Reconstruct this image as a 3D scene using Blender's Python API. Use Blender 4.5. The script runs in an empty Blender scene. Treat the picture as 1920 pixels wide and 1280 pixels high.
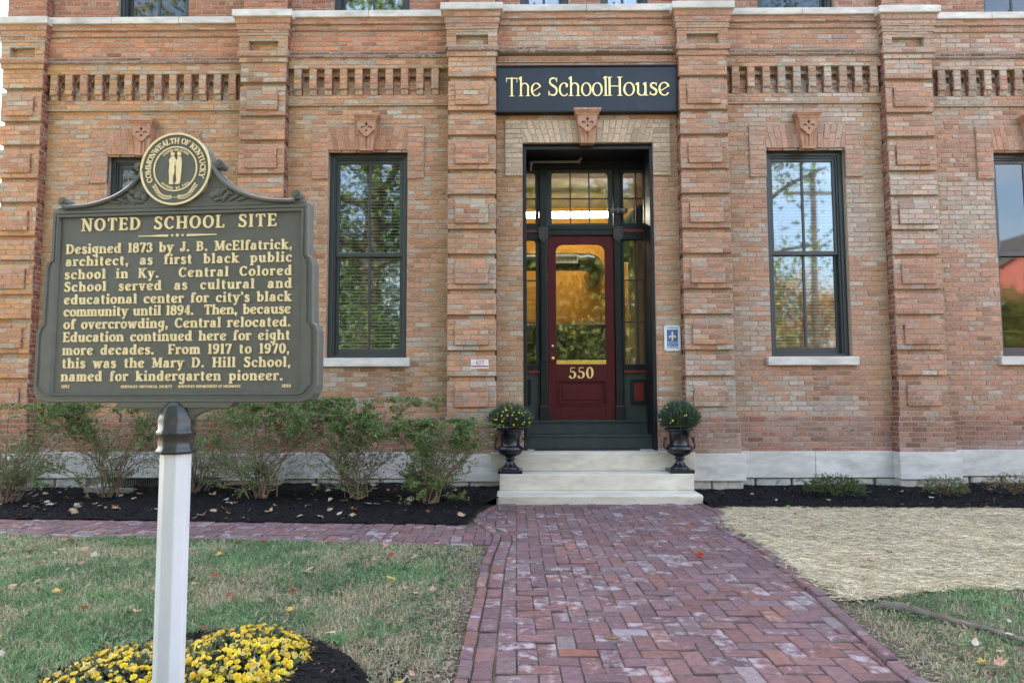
import bpy, bmesh, math, random
import numpy as np
from mathutils import Matrix, Vector, Euler

random.seed(7); RNG = np.random.default_rng(11)
SC = bpy.context.scene
R = math.radians

# ------------------------------------------------------------------ camera, sky, sun, exposure
cam_d = bpy.data.cameras.new("camera"); cam = bpy.data.objects.new("camera", cam_d)
SC.collection.objects.link(cam); SC.camera = cam
cam_d.sensor_width = 36.0; cam_d.lens = 24.0; cam_d.clip_end = 3000; cam_d.clip_start = 0.05
CB = np.array([[0.99997858, 0.00582204, -0.00299176], [-0.0055846, 0.99724021, 0.07403221], [0.00341452, -0.07401391, 0.99725136]])
rt, fw, up = [Vector(r).normalized() for r in CB]
m = Matrix((rt, up, -fw)).transposed().to_4x4(); m.translation = Vector((0, -9.0, 1.3))
cam.matrix_world = m

SUN_EL, SUN_AZ = 37.0, 8.0          # behind the school, a little to the left
world = bpy.data.worlds.new("World"); SC.world = world; world.use_nodes = True
nt = world.node_tree; nt.nodes.clear()
sky = nt.nodes.new("ShaderNodeTexSky"); sky.sky_type = 'NISHITA'; sky.sun_disc = False
sky.sun_elevation = R(SUN_EL); sky.sun_rotation = R(-SUN_AZ); sky.air_density = 1.0; sky.dust_density = 4.5; sky.ozone_density = 0.3
bg = nt.nodes.new("ShaderNodeBackground"); bg.inputs[1].default_value = 0.15
wo = nt.nodes.new("ShaderNodeOutputWorld")
# thin broken cloud: part of the sky goes to a brighter white
_tc = nt.nodes.new("ShaderNodeTexCoord"); _mp = nt.nodes.new("ShaderNodeMapping"); _mp.inputs["Scale"].default_value = (1.6, 1.6, 4.0)
_no = nt.nodes.new("ShaderNodeTexNoise"); _no.inputs["Scale"].default_value = 2.2; _no.inputs["Detail"].default_value = 7; _no.inputs["Roughness"].default_value = 0.6
_rm = nt.nodes.new("ShaderNodeMapRange"); _rm.inputs[1].default_value = 0.42; _rm.inputs[2].default_value = 0.66; _rm.inputs[4].default_value = 0.55
_bw = nt.nodes.new("ShaderNodeRGBToBW"); _ml = nt.nodes.new("ShaderNodeMath"); _ml.operation = 'MULTIPLY'; _ml.inputs[1].default_value = 1.65
_mx = nt.nodes.new("ShaderNodeMix"); _mx.data_type = 'RGBA'
nt.links.new(_tc.outputs["Generated"], _mp.inputs[0]); nt.links.new(_mp.outputs[0], _no.inputs["Vector"]); nt.links.new(_no.outputs["Fac"], _rm.inputs[0])
nt.links.new(sky.outputs[0], _bw.inputs[0]); nt.links.new(_bw.outputs[0], _ml.inputs[0])
nt.links.new(_rm.outputs[0], _mx.inputs[0]); nt.links.new(sky.outputs[0], _mx.inputs[6]); nt.links.new(_ml.outputs[0], _mx.inputs[7])
nt.links.new(_mx.outputs[2], bg.inputs[0]); nt.links.new(bg.outputs[0], wo.inputs[0])

sun_d = bpy.data.lights.new("sun", 'SUN'); sun_d.energy = 4.5; sun_d.angle = R(0.5); sun_d.color = (1.0, 0.93, 0.82)
sun = bpy.data.objects.new("sun", sun_d); SC.collection.objects.link(sun)
_dir = Vector((math.sin(R(SUN_AZ)) * math.cos(R(SUN_EL)), -math.cos(R(SUN_AZ)) * math.cos(R(SUN_EL)), -math.sin(R(SUN_EL))))
sun.rotation_euler = _dir.to_track_quat('-Z', 'Y').to_euler(); sun.location = (-6, 30, 30)

SC.view_settings.view_transform = 'Standard'; SC.view_settings.look = 'None'
SC.view_settings.exposure = 3.08; SC.view_settings.gamma = 1.0

# ------------------------------------------------------------------ helpers
class MB:
    """collects geometry, links it as ONE mesh object"""
    def __init__(s): s.V = []; s.F = []; s.C = []; s.n = 0
    def add(s, V, F, col=(0.5, 0.5, 0.5), mi=0):
        V = np.asarray(V, float).reshape(-1, 3); col = np.asarray(col, float)
        if col.ndim == 1: col = np.tile(col, (len(V), 1))
        if col.shape[1] == 3: col = np.concatenate([col, np.full((len(col), 1), 0.5)], 1)
        s.V.append(V); s.C.append(col)
        if isinstance(F, np.ndarray): F = [F]
        for f in F:
            f = np.asarray(f, int)
            if f.ndim == 1: f = f[None]
            s.F.append((f + s.n, mi))
        s.n += len(V)
    def box(s, x0, x1, y0, y1, z0, z1, col=(0.5, 0.5, 0.5), mi=0):
        V = [(x, y, z) for x in (x0, x1) for y in (y0, y1) for z in (z0, z1)]
        s.add(V, np.array([[0, 1, 3, 2], [4, 6, 7, 5], [0, 4, 5, 1], [2, 3, 7, 6], [0, 2, 6, 4], [1, 5, 7, 3]]), col, mi)
    def bbox(s, x0, x1, y0, y1, z0, z1, b=0.01, col=(0.5, 0.5, 0.5), mi=0, seg=2):
        bm = bmesh.new(); bmesh.ops.create_cube(bm, size=1)
        for v in bm.verts:
            v.co = Vector(((x0 + x1) / 2 + v.co.x * (x1 - x0), (y0 + y1) / 2 + v.co.y * (y1 - y0), (z0 + z1) / 2 + v.co.z * (z1 - z0)))
        bmesh.ops.bevel(bm, geom=bm.edges[:], offset=b, segments=seg, affect='EDGES', profile=0.5)
        s.bm(bm, col, mi)
    def bm(s, bm, col=(0.5, 0.5, 0.5), mi=0):
        bm.verts.index_update()
        V = [v.co[:] for v in bm.verts]; base = s.n
        s.add(V, [], col, mi)
        d = {}
        for f in bm.faces: d.setdefault(len(f.verts), []).append([v.index for v in f.verts])
        for k, fs in d.items(): s.F.append((np.array(fs) + base, mi))
        bm.free()
    def tube(s, pts, rad, seg=6, col=(0.5, 0.5, 0.5), mi=0, cap=True):
        pts = np.asarray(pts, float); n = len(pts)
        rad = np.full(n, rad) if np.isscalar(rad) else np.asarray(rad, float)
        T = np.gradient(pts, axis=0); T /= np.linalg.norm(T, axis=1)[:, None] + 1e-9
        ref = np.array([0.31, 0.17, 0.93]) if abs(T[0][2]) < 0.9 else np.array([0.9, 0.3, 0.1])
        A = np.cross(T, ref); A /= np.linalg.norm(A, axis=1)[:, None] + 1e-9; B = np.cross(T, A)
        a = np.arange(seg) * 2 * math.pi / seg
        ring = pts[:, None] + rad[:, None, None] * (A[:, None] * np.cos(a)[None, :, None] + B[:, None] * np.sin(a)[None, :, None])
        F = []
        for i in range(n - 1):
            for j in range(seg):
                k = (j + 1) % seg; F.append([i * seg + j, i * seg + k, (i + 1) * seg + k, (i + 1) * seg + j])
        Fs = [np.array(F)]
        if cap: Fs += [np.arange(seg)[::-1][None], (np.arange(seg) + (n - 1) * seg)[None]]
        s.add(ring.reshape(-1, 3), Fs, col, mi)
    def lathe(s, prof, c=(0, 0, 0), seg=24, col=(0.5, 0.5, 0.5), mi=0, rfun=None, rot=0.0):
        V = []; n = len(prof)
        for i, (r, z) in enumerate(prof):
            for j in range(seg):
                a = j * 2 * math.pi / seg + rot; rr = r * (rfun(i, a) if rfun else 1)
                V.append((c[0] + rr * math.cos(a), c[1] + rr * math.sin(a), c[2] + z))
        F = []
        for i in range(n - 1):
            for j in range(seg):
                k = (j + 1) % seg; F.append([i * seg + j, i * seg + k, (i + 1) * seg + k, (i + 1) * seg + j])
        Fs = [np.array(F), np.arange(seg)[::-1][None], (np.arange(seg) + (n - 1) * seg)[None]]
        s.add(V, Fs, col, mi)
    def poly(s, pts, d0, d1, fr, col=(0.5, 0.5, 0.5), mi=0):
        """extrude a 2-D outline between depths d0 and d1 of frame fr(u, v, d)"""
        n = len(pts)
        V = [fr(u, v, d0) for u, v in pts] + [fr(u, v, d1) for u, v in pts]
        F = [np.array([[i, (i + 1) % n, n + (i + 1) % n, n + i] for i in range(n)])]
        if n <= 4: F += [np.arange(n)[::-1][None], (np.arange(n) + n)[None]]
        else:
            from mathutils.geometry import tessellate_polygon
            T = np.array(tessellate_polygon([[Vector((u, v, 0)) for u, v in pts]]))
            F += [T + n, T[:, ::-1]]
        s.add(V, F, col, mi)
    def build(s, name, mats, parent=None, smooth=False, fix=False):
        me = bpy.data.meshes.new(name)
        V = np.concatenate(s.V); Cc = np.concatenate(s.C)
        nl = sum(f.size for f, _ in s.F); nf = sum(len(f) for f, _ in s.F)
        me.vertices.add(len(V)); me.loops.add(nl); me.polygons.add(nf)
        me.vertices.foreach_set("co", V.astype(np.float32).ravel())
        me.loops.foreach_set("vertex_index", np.concatenate([f.ravel() for f, _ in s.F]).astype(np.int32))
        lens = np.concatenate([np.full(len(f), f.shape[1]) for f, _ in s.F])
        me.polygons.foreach_set("loop_start", np.concatenate([[0], np.cumsum(lens)[:-1]]).astype(np.int32))
        me.polygons.foreach_set("material_index", np.concatenate([np.full(len(f), mi) for f, mi in s.F]).astype(np.int32))
        me.polygons.foreach_set("use_smooth", np.full(nf, bool(smooth)))
        at = me.attributes.new("Col", 'FLOAT_COLOR', 'POINT')
        at.data.foreach_set("color", Cc.astype(np.float32).ravel())
        me.update(calc_edges=True); me.validate()
        if fix:
            bm = bmesh.new(); bm.from_mesh(me); bmesh.ops.recalc_face_normals(bm, faces=bm.faces[:]); bm.to_mesh(me); bm.free()
        for mt in (mats if isinstance(mats, (list, tuple)) else [mats]): me.materials.append(mt)
        o = bpy.data.objects.new(name, me); SC.collection.objects.link(o)
        if parent is not None: o.parent = parent
        return o

def thing(name, label, cat, loc=(0, 0, 0), rotz=0.0, group=None):
    o = bpy.data.objects.new(name, None); SC.collection.objects.link(o)
    o.location = loc; o.rotation_euler = (0, 0, rotz); o.empty_display_size = 0.2
    return tag(o, label, cat, group)
def tag(o, label, cat, group=None):
    o["label"] = label; o["category"] = cat
    if group: o["group"] = group
    return o
def setting(o, kind='structure'):
    o["kind"] = kind; return o

def vnoise(x, y, seed=0):
    """smooth value noise 0..1, vectorised"""
    x = np.asarray(x, float); y = np.asarray(y, float)
    xi = np.floor(x).astype(int); yi = np.floor(y).astype(int); fx = x - xi; fy = y - yi
    fx = fx * fx * (3 - 2 * fx); fy = fy * fy * (3 - 2 * fy)
    def h(a, b):
        n = (a * 374761393 + b * 668265263 + seed * 974634777) & 0x7fffffff
        n = ((n ^ (n >> 13)) * 1274126177) & 0x7fffffff
        return ((n ^ (n >> 16)) & 0xffff) / 65535.0
    return (h(xi, yi) * (1 - fx) + h(xi + 1, yi) * fx) * (1 - fy) + (h(xi, yi + 1) * (1 - fx) + h(xi + 1, yi + 1) * fx) * fy
def fbm(x, y, seed=0): return 0.5 * vnoise(x, y, seed) + 0.3 * vnoise(2.1 * np.asarray(x), 2.1 * np.asarray(y), seed + 1) + 0.2 * vnoise(4.3 * np.asarray(x), 4.3 * np.asarray(y), seed + 2)
def sstep(a, b, x): t = np.clip((np.asarray(x, float) - a) / (b - a), 0, 1); return t * t * (3 - 2 * t)

# ------------------------------------------------------------------ materials
def mat(name, col=None, rough=0.7, attr=False, var=0.25, vscale=18.0, bump=0.0, bscale=40.0, metal=0.0, spec=0.5,
        emit=None, estr=0.0, trans=0.0, speck=None, speck_t=(0.58, 0.68), speck_s=30.0, coat=0.0, stretch=(1, 1, 1), big=0.0, wear=0.30):
    m = bpy.data.materials.new(name); m.use_nodes = True; t = m.node_tree; N = t.nodes; L = t.links
    b = N["Principled BSDF"]; b.inputs["Roughness"].default_value = rough; b.inputs["Metallic"].default_value = metal
    b.inputs["Specular IOR Level"].default_value = spec
    if coat: b.inputs["Coat Weight"].default_value = coat; b.inputs["Coat Roughness"].default_value = 0.12
    tc = N.new("ShaderNodeTexCoord"); mp = N.new("ShaderNodeMapping"); mp.inputs["Scale"].default_value = stretch
    L.new(tc.outputs["Object"], mp.inputs[0]); co = mp.outputs[0]
    if attr:
        a = N.new("ShaderNodeAttribute"); a.attribute_name = "Col"; src = a.outputs["Color"]
    else:
        a = N.new("ShaderNodeRGB"); a.outputs[0].default_value = (*col, 1); src = a.outputs[0]
    def noise(scale, det=5.0):
        n = N.new("ShaderNodeTexNoise"); n.inputs["Scale"].default_value = scale; n.inputs["Detail"].default_value = det
        n.inputs["Roughness"].default_value = 0.62; L.new(co, n.inputs["Vector"]); return n.outputs["Fac"]
    def mul(src, fac, lo, hi):
        r = N.new("ShaderNodeMapRange"); r.inputs[1].default_value = 0.28; r.inputs[2].default_value = 0.72
        r.inputs[3].default_value = lo; r.inputs[4].default_value = hi; L.new(fac, r.inputs[0])
        x = N.new("ShaderNodeVectorMath"); x.operation = 'SCALE'; L.new(src, x.inputs[0]); L.new(r.outputs[0], x.inputs["Scale"]); return x.outputs[0]
    if var: src = mul(src, noise(vscale), 1 - var, 1 + var)
    if big: src = mul(src, noise(1.3, 4), 1 - big, 1 + big)
    if speck:
        r = N.new("ShaderNodeMapRange"); r.inputs[1].default_value, r.inputs[2].default_value = speck_t; fac = noise(speck_s, 6)
        if attr:                                     # each brick is more or less worn than its neighbour
            w1 = N.new("ShaderNodeMath"); w1.operation = 'MULTIPLY_ADD'; w1.inputs[1].default_value = wear; L.new(a.outputs["Alpha"], w1.inputs[0]); L.new(fac, w1.inputs[2])
            w2 = N.new("ShaderNodeMath"); w2.operation = 'SUBTRACT'; w2.inputs[1].default_value = wear * 0.5; L.new(w1.outputs[0], w2.inputs[0]); fac = w2.outputs[0]
        L.new(fac, r.inputs[0])
        x = N.new("ShaderNodeMix"); x.data_type = 'RGBA'; L.new(r.outputs[0], x.inputs[0]); L.new(src, x.inputs[6]); x.inputs[7].default_value = (*speck, 1); src = x.outputs[2]
    L.new(src, b.inputs["Base Color"])
    if bump:
        bp = N.new("ShaderNodeBump"); bp.inputs["Strength"].default_value = bump; bp.inputs["Distance"].default_value = 0.01
        L.new(noise(bscale, 8), bp.inputs["Height"]); L.new(bp.outputs[0], b.inputs["Normal"])
    if emit: b.inputs["Emission Color"].default_value = (*emit, 1); b.inputs["Emission Strength"].default_value = estr
    if trans:
        tr = N.new("ShaderNodeBsdfTranslucent"); L.new(src, tr.inputs[0]); ms = N.new("ShaderNodeMixShader"); ms.inputs[0].default_value = trans
        L.new(b.outputs[0], ms.inputs[1]); L.new(tr.outputs[0], ms.inputs[2]); L.new(ms.outputs[0], N["Material Output"].inputs[0])
    return m

def glass_mat(name, ior=1.75, tint=(0.93, 0.96, 0.95), wav=0.02, rg=0.0):
    m = bpy.data.materials.new(name); m.use_nodes = True; t = m.node_tree; N = t.nodes; L = t.links; N.remove(N["Principled BSDF"])
    fr = N.new("ShaderNodeFresnel"); fr.inputs[0].default_value = ior
    tr = N.new("ShaderNodeBsdfTransparent"); tr.inputs[0].default_value = (*tint, 1)
    gl = N.new("ShaderNodeBsdfGlossy"); gl.inputs["Roughness"].default_value = rg; gl.inputs[0].default_value = (0.95, 0.97, 1, 1)
    tc = N.new("ShaderNodeTexCoord"); n = N.new("ShaderNodeTexNoise"); n.inputs["Scale"].default_value = 3.0; n.inputs["Detail"].default_value = 2
    L.new(tc.outputs["Object"], n.inputs["Vector"]); bp = N.new("ShaderNodeBump"); bp.inputs["Strength"].default_value = wav; bp.inputs["Distance"].default_value = 0.05
    L.new(n.outputs["Fac"], bp.inputs["Height"]); L.new(bp.outputs[0], gl.inputs["Normal"])
    mx = N.new("ShaderNodeMixShader"); L.new(fr.outputs[0], mx.inputs[0]); L.new(tr.outputs[0], mx.inputs[1]); L.new(gl.outputs[0], mx.inputs[2])
    L.new(mx.outputs[0], N["Material Output"].inputs[0]); return m

M = {}
M['brick'] = mat("brick", attr=True, rough=0.9, var=0.3, vscale=26, bump=0.55, bscale=60, spec=0.2, speck=(0.40, 0.35, 0.29), speck_t=(0.60, 0.78), speck_s=22, stretch=(1, 1, 1.8))
M['mortar'] = mat("mortar", attr=True, rough=0.95, var=0.25, vscale=30, bump=0.5, bscale=90, spec=0.1)
M['stone'] = mat("limestone", (0.58, 0.555, 0.515), rough=0.88, var=0.18, vscale=7, bump=0.4, bscale=30, spec=0.2, big=0.2, speck=(0.30, 0.28, 0.245), speck_t=(0.54, 0.80), speck_s=3.2, stretch=(0.6, 1, 1.6))
M['rough_stone'] = mat("foundation stone", (0.50, 0.475, 0.43), rough=0.95, var=0.3, vscale=9, bump=1.0, bscale=16, spec=0.15, speck=(0.16, 0.14, 0.11), speck_s=7)
M['step'] = mat("step stone", (0.56, 0.51, 0.42), rough=0.88, var=0.2, vscale=6, bump=0.4, bscale=35, spec=0.2, big=0.24, speck=(0.32, 0.28, 0.215), speck_t=(0.55, 0.80), speck_s=3.0, stretch=(0.6, 1, 1.5))
M['terracotta'] = mat("terracotta", (0.40, 0.225, 0.15), rough=0.85, var=0.25, vscale=12, bump=0.3, bscale=50, spec=0.2, speck=(0.40, 0.33, 0.26), speck_s=10)
M['hole'] = mat("cut-out shade", (0.05, 0.025, 0.016), rough=0.95, var=0.2)  # dark colour stands for the shade inside the keystone cut-outs
M['frame'] = mat("charcoal window paint", (0.032, 0.039, 0.042), rough=0.38, var=0.12, vscale=14, bump=0.06, bscale=30)
M['black'] = mat("black gloss paint", (0.008, 0.010, 0.012), rough=0.42, spec=0.3, var=0.15, bump=0.05, bscale=25)
M['grey_green'] = mat("grey green wood paint", (0.046, 0.057, 0.053), rough=0.6, spec=0.25, var=0.18, vscale=8, bump=0.2, bscale=60, stretch=(1, 1, 0.3))
M['red_door'] = mat("oxblood door paint", (0.078, 0.0085, 0.010), rough=0.5, spec=0.22, var=0.07, vscale=6, bump=0.03, bscale=40)
M['red_strip'] = mat("red trim paint", (0.16, 0.008, 0.010), rough=0.45, var=0.1)
M['gold'] = mat("gold leaf", (0.86, 0.66, 0.29), rough=0.35, var=0.12, vscale=40, metal=0.55)
M['gold_paint'] = mat("gold marker paint", (0.90, 0.745, 0.44), rough=0.6, var=0.08, vscale=30)
M['gold_worn'] = mat("worn gold paint", (0.50, 0.40, 0.28), rough=0.7, var=0.35, vscale=90)
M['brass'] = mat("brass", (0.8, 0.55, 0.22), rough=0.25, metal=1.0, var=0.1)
M['steel'] = mat("satin steel", (0.6, 0.6, 0.58), rough=0.3, metal=1.0, var=0.1)
M['glass'] = glass_mat("window glass", 1.85, wav=0.0012, rg=0.03)
M['glass_clear'] = glass_mat("door glass", 1.62, (0.97, 0.97, 0.94), 0.0010, rg=0.028)
M['blind'] = mat("blind slats", (0.80, 0.80, 0.76), rough=0.5, var=0.05)
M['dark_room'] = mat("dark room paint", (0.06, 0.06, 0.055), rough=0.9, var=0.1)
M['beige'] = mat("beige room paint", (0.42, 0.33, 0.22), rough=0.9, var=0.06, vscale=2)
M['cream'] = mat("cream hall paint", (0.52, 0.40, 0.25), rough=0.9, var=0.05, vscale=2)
M['hall_ceiling'] = mat("dimmed ceiling cream", (0.24, 0.17, 0.10), rough=0.9, var=0.05, vscale=2)  # hall cream darkened in its colour to offset the tube's light
M['orange'] = mat("ochre hall paint", (0.52, 0.22, 0.015), rough=0.8, var=0.06, vscale=2)
M['floorwood'] = mat("hall floor", (0.16, 0.08, 0.04), rough=0.4, var=0.2, vscale=5)
M['lamp'] = mat("fluorescent tube", (0.9, 0.9, 0.85), emit=(1.0, 0.93, 0.78), estr=5.0, var=0)
M['navy'] = mat("navy sign board", (0.011, 0.017, 0.028), rough=0.5, var=0.16, vscale=4, bump=0.05, bscale=20, stretch=(1, 1, 0.25), speck=(0.035, 0.048, 0.068), speck_t=(0.62, 0.8), speck_s=9)
M['bronze'] = mat("bronze marker paint", (0.108, 0.112, 0.098), rough=0.42, var=0.10, vscale=14, bump=0.16, bscale=130, big=0.08)
M['bronze_gloss'] = mat("bronze cap paint", (0.058, 0.060, 0.057), rough=0.25, var=0.15, vscale=18, bump=0.1, bscale=30, metal=0.35)
M['post'] = mat("white post paint", (0.70, 0.705, 0.72), rough=0.32, var=0.09, vscale=5, speck=(0.36, 0.34, 0.31), speck_t=(0.70, 0.80), speck_s=26, stretch=(1, 1, 0.35), bump=0.03, bscale=25)
M['plaque'] = mat("plaque enamel", (0.66, 0.70, 0.68), rough=0.3, var=0.08)
M['plaque_blue'] = mat("plaque blue", (0.035, 0.10, 0.36), rough=0.4, var=0.12)
M['plaque_yellow'] = mat("plaque yellow", (0.75, 0.68, 0.30), rough=0.4, var=0.08)
M['label_red'] = mat("red print", (0.42, 0.03, 0.06), rough=0.6, var=0.3, vscale=80)
M['iron'] = mat("black cast iron", (0.008, 0.009, 0.013), rough=0.22, var=0.15, bump=0.08, bscale=40, spec=0.6)
M['paver'] = mat("brick paver", attr=True, rough=0.85, var=0.26, vscale=24, bump=0.6, bscale=60, spec=0.22, speck=(0.35, 0.295, 0.30), speck_t=(0.61, 0.77), speck_s=12, big=0.14, wear=0.32)
M['soil'] = mat("lawn soil", (0.135, 0.108, 0.07), rough=1.0, var=0.35, vscale=14, bump=0.6, bscale=30, speck=(0.20, 0.165, 0.10), speck_s=22, spec=0.1, big=0.2)
M['leafy'] = mat("leaf", attr=True, rough=0.55, var=0.15, vscale=30, spec=0.35, trans=0.25)
M['grass'] = mat("grass blade", attr=True, rough=0.6, var=0.0, spec=0.3, trans=0.25)
M['twig'] = mat("twig bark", attr=True, rough=0.9, var=0.25, vscale=40, bump=0.4, bscale=60, spec=0.15)
M['mulch'] = mat("black mulch", (0.011, 0.010, 0.0105), rough=0.95, var=0.6, vscale=35, bump=1.0, bscale=55, spec=0.12)
M['chip'] = mat("mulch chips", attr=True, rough=0.9, var=0.2, spec=0.15)
M['straw'] = mat("straw", attr=True, rough=0.8, var=0.1, spec=0.25)
M['strawbase'] = mat("straw mat base", (0.33, 0.265, 0.165), rough=0.95, var=0.4, vscale=60, bump=1.0, bscale=45, stretch=(0.25, 1, 1))
M['petal'] = mat("flower petal", attr=True, rough=0.6, var=0.1, trans=0.15)
M['fallen'] = mat("fallen leaf", attr=True, rough=0.7, var=0.25, vscale=40, bump=0.2, bscale=50, trans=0.12, spec=0.25)
M['bark'] = mat("tree bark", (0.055, 0.043, 0.033), rough=0.95, var=0.35, vscale=7, bump=0.9, bscale=10, stretch=(1, 1, 0.3))
M['asphalt'] = mat("asphalt", (0.055, 0.055, 0.055), rough=0.95, var=0.2, vscale=20)
M['concrete'] = mat("concrete", (0.34, 0.33, 0.30), rough=0.95, var=0.15, vscale=6)
M['redhouse'] = mat("red brick house", (0.33, 0.10, 0.075), rough=0.9, var=0.15, vscale=6)
M['white'] = mat("white trim paint", (0.75, 0.75, 0.72), rough=0.6, var=0.05)
M['roof'] = mat("roof shingle", (0.09, 0.085, 0.085), rough=0.9, var=0.2, vscale=12)
M['duct'] = mat("black duct", (0.015, 0.017, 0.02), rough=0.3, var=0.1)
M['rubber'] = mat("rubber mat", (0.014, 0.014, 0.015), rough=0.8, var=0.3, vscale=60, bump=0.6, bscale=80)
M['pipe'] = mat("grey pipe", (0.16, 0.16, 0.15), rough=0.5, var=0.1)
M['driftwood'] = mat("weathered root", (0.15, 0.12, 0.10), rough=0.95, var=0.4, vscale=14, bump=0.9, bscale=22, stretch=(0.5, 0.5, 1))
# ------------------------------------------------------------------ the school: brickwork
XC = 0.967; Z0 = 0.511; CO = 0.0666; BL = 0.205; JT = 0.010
YA, YB, YC = 0.25, 0.115, 0.0                 # wall planes of the outer, middle and entrance bays
ROOF = 10.4
MORT = np.array([0.36, 0.30, 0.225])

def brick_cols(x, z, tag_):
    n = len(x); r = RNG.random(n); r2 = RNG.random(n)
    fx = np.clip((x + 5) / 10, 0, 1)[:, None]
    base = np.array([0.455, 0.232, 0.112]) * (1 - fx) + np.array([0.425, 0.205, 0.142]) * fx
    pinkn = sstep(0.42, 0.68, fbm(x * 0.9 + 3, z * 0.9, 5))[:, None]
    base = base * (1 - 0.55 * pinkn) + np.array([0.41, 0.20, 0.130]) * 0.55 * pinkn
    c = base.copy()
    k = r2 < 0.07; c[k] = c[k] * .4 + .6 * np.array([0.30, 0.125, 0.08])
    k = (r2 > 0.90); c[k] = c[k] * 0.6 + np.array([0.50, 0.22, 0.08]) * 0.4
    pale = sstep(0.44, 0.70, fbm(x * 0.75 + 11, z * 1.1 + 4, 9)) * (0.35 + 0.55 * np.clip((x + 4) / 9, 0, 1)) + 0.10
    k = r < pale; w = (0.35 + 0.6 * RNG.random(n))[:, None]
    palec = np.array([0.365, 0.315, 0.255]) * (1 - fx) + np.array([0.41, 0.355, 0.325]) * fx
    c = np.where(k[:, None], c * (1 - w) + palec * w, c)
    # olive weather stain near the inner corners
    if tag_ == 'wall':
        d = np.min(np.abs(x[:, None] - np.array([-6.53, -3.73, -3.11, -0.89, -0.25, 2.19, 2.83, 5.0, 5.63])[None]), axis=1)
        s = (sstep(0.42, 0.03, d) * (0.35 + 0.65 * fbm(x * 3, z * 1.5, 21)))[:, None] * 0.75
        c = c * (1 - s) + np.array([0.30, 0.175, 0.06]) * s
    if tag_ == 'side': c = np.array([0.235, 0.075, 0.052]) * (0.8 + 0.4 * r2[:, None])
    if tag_ == 'string': c = np.array([0.20, 0.115, 0.10]) * (0.75 + 0.6 * r2[:, None])
    if tag_ == 'corbel': c = c * 0.55 + np.array([0.33, 0.125, 0.085]) * 0.45
    if tag_ == 'arch': c = c * 0.45 + np.array([0.40, 0.175, 0.115]) * 0.55
    if tag_ == 'archpale': c = c * 0.35 + np.array([0.42, 0.355, 0.265]) * 0.65
    if tag_ == 'plinth':
        c = c * 0.32 + np.array([0.27, 0.10, 0.072]) * (0.75 + 0.5 * r2[:, None]) * 0.68
    if tag_ == 'upper' : c = c * 0.25 + np.array([0.31, 0.105, 0.072]) * (0.8 + 0.4 * r2[:, None]) * 0.75
    if tag_ == 'frieze':
        w = np.where(x < 0, 0.7, 0.2)[:, None]; c = c * (1 - w) + np.array([0.40, 0.145, 0.078]) * (0.8 + 0.4 * r2[:, None]) * w
    c = c * (1 - .24 * sstep(.52, .78, fbm(x * 5.0, z * .55, 101)) * (tag_ != 'side'))[:, None] * (.88 + .24 * fbm(x * .55, z * .55, 103))[:, None]
    if tag_ in ('wall', 'plinth'):                  # drip stains below the sills, salt bloom above the stone base
        for s0, s1 in ((-5.75, -4.53), (-2.63, -1.40), (3.33, 4.55), (6.5, 7.7)):
            s = ((x > s0) & (x < s1) & (z < 1.66) & (z > .5)) * sstep(.35, .75, vnoise(x * 9, z * .7, 111)) * sstep(.75, 1.6, z); c = c * (1 - .38 * s)[:, None]
        e = sstep(.80, .52, z) * sstep(.40, .70, fbm(x * 2.2, z * 5, 113)); c = c * (1 - .5 * e)[:, None] + np.array([.37, .31, .29]) * (.5 * e)[:, None]
    lum = (c @ np.array([.3, .59, .11]))[:, None]; w_ = .07 + .13 * fx; c = c * (1 - w_) + lum * np.array([1.10, 1.0, .86]) * w_
    return c * np.array([1.06, 1.08, 1.06]) * (0.89 + 0.30 * RNG.random(n))[:, None]

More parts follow.
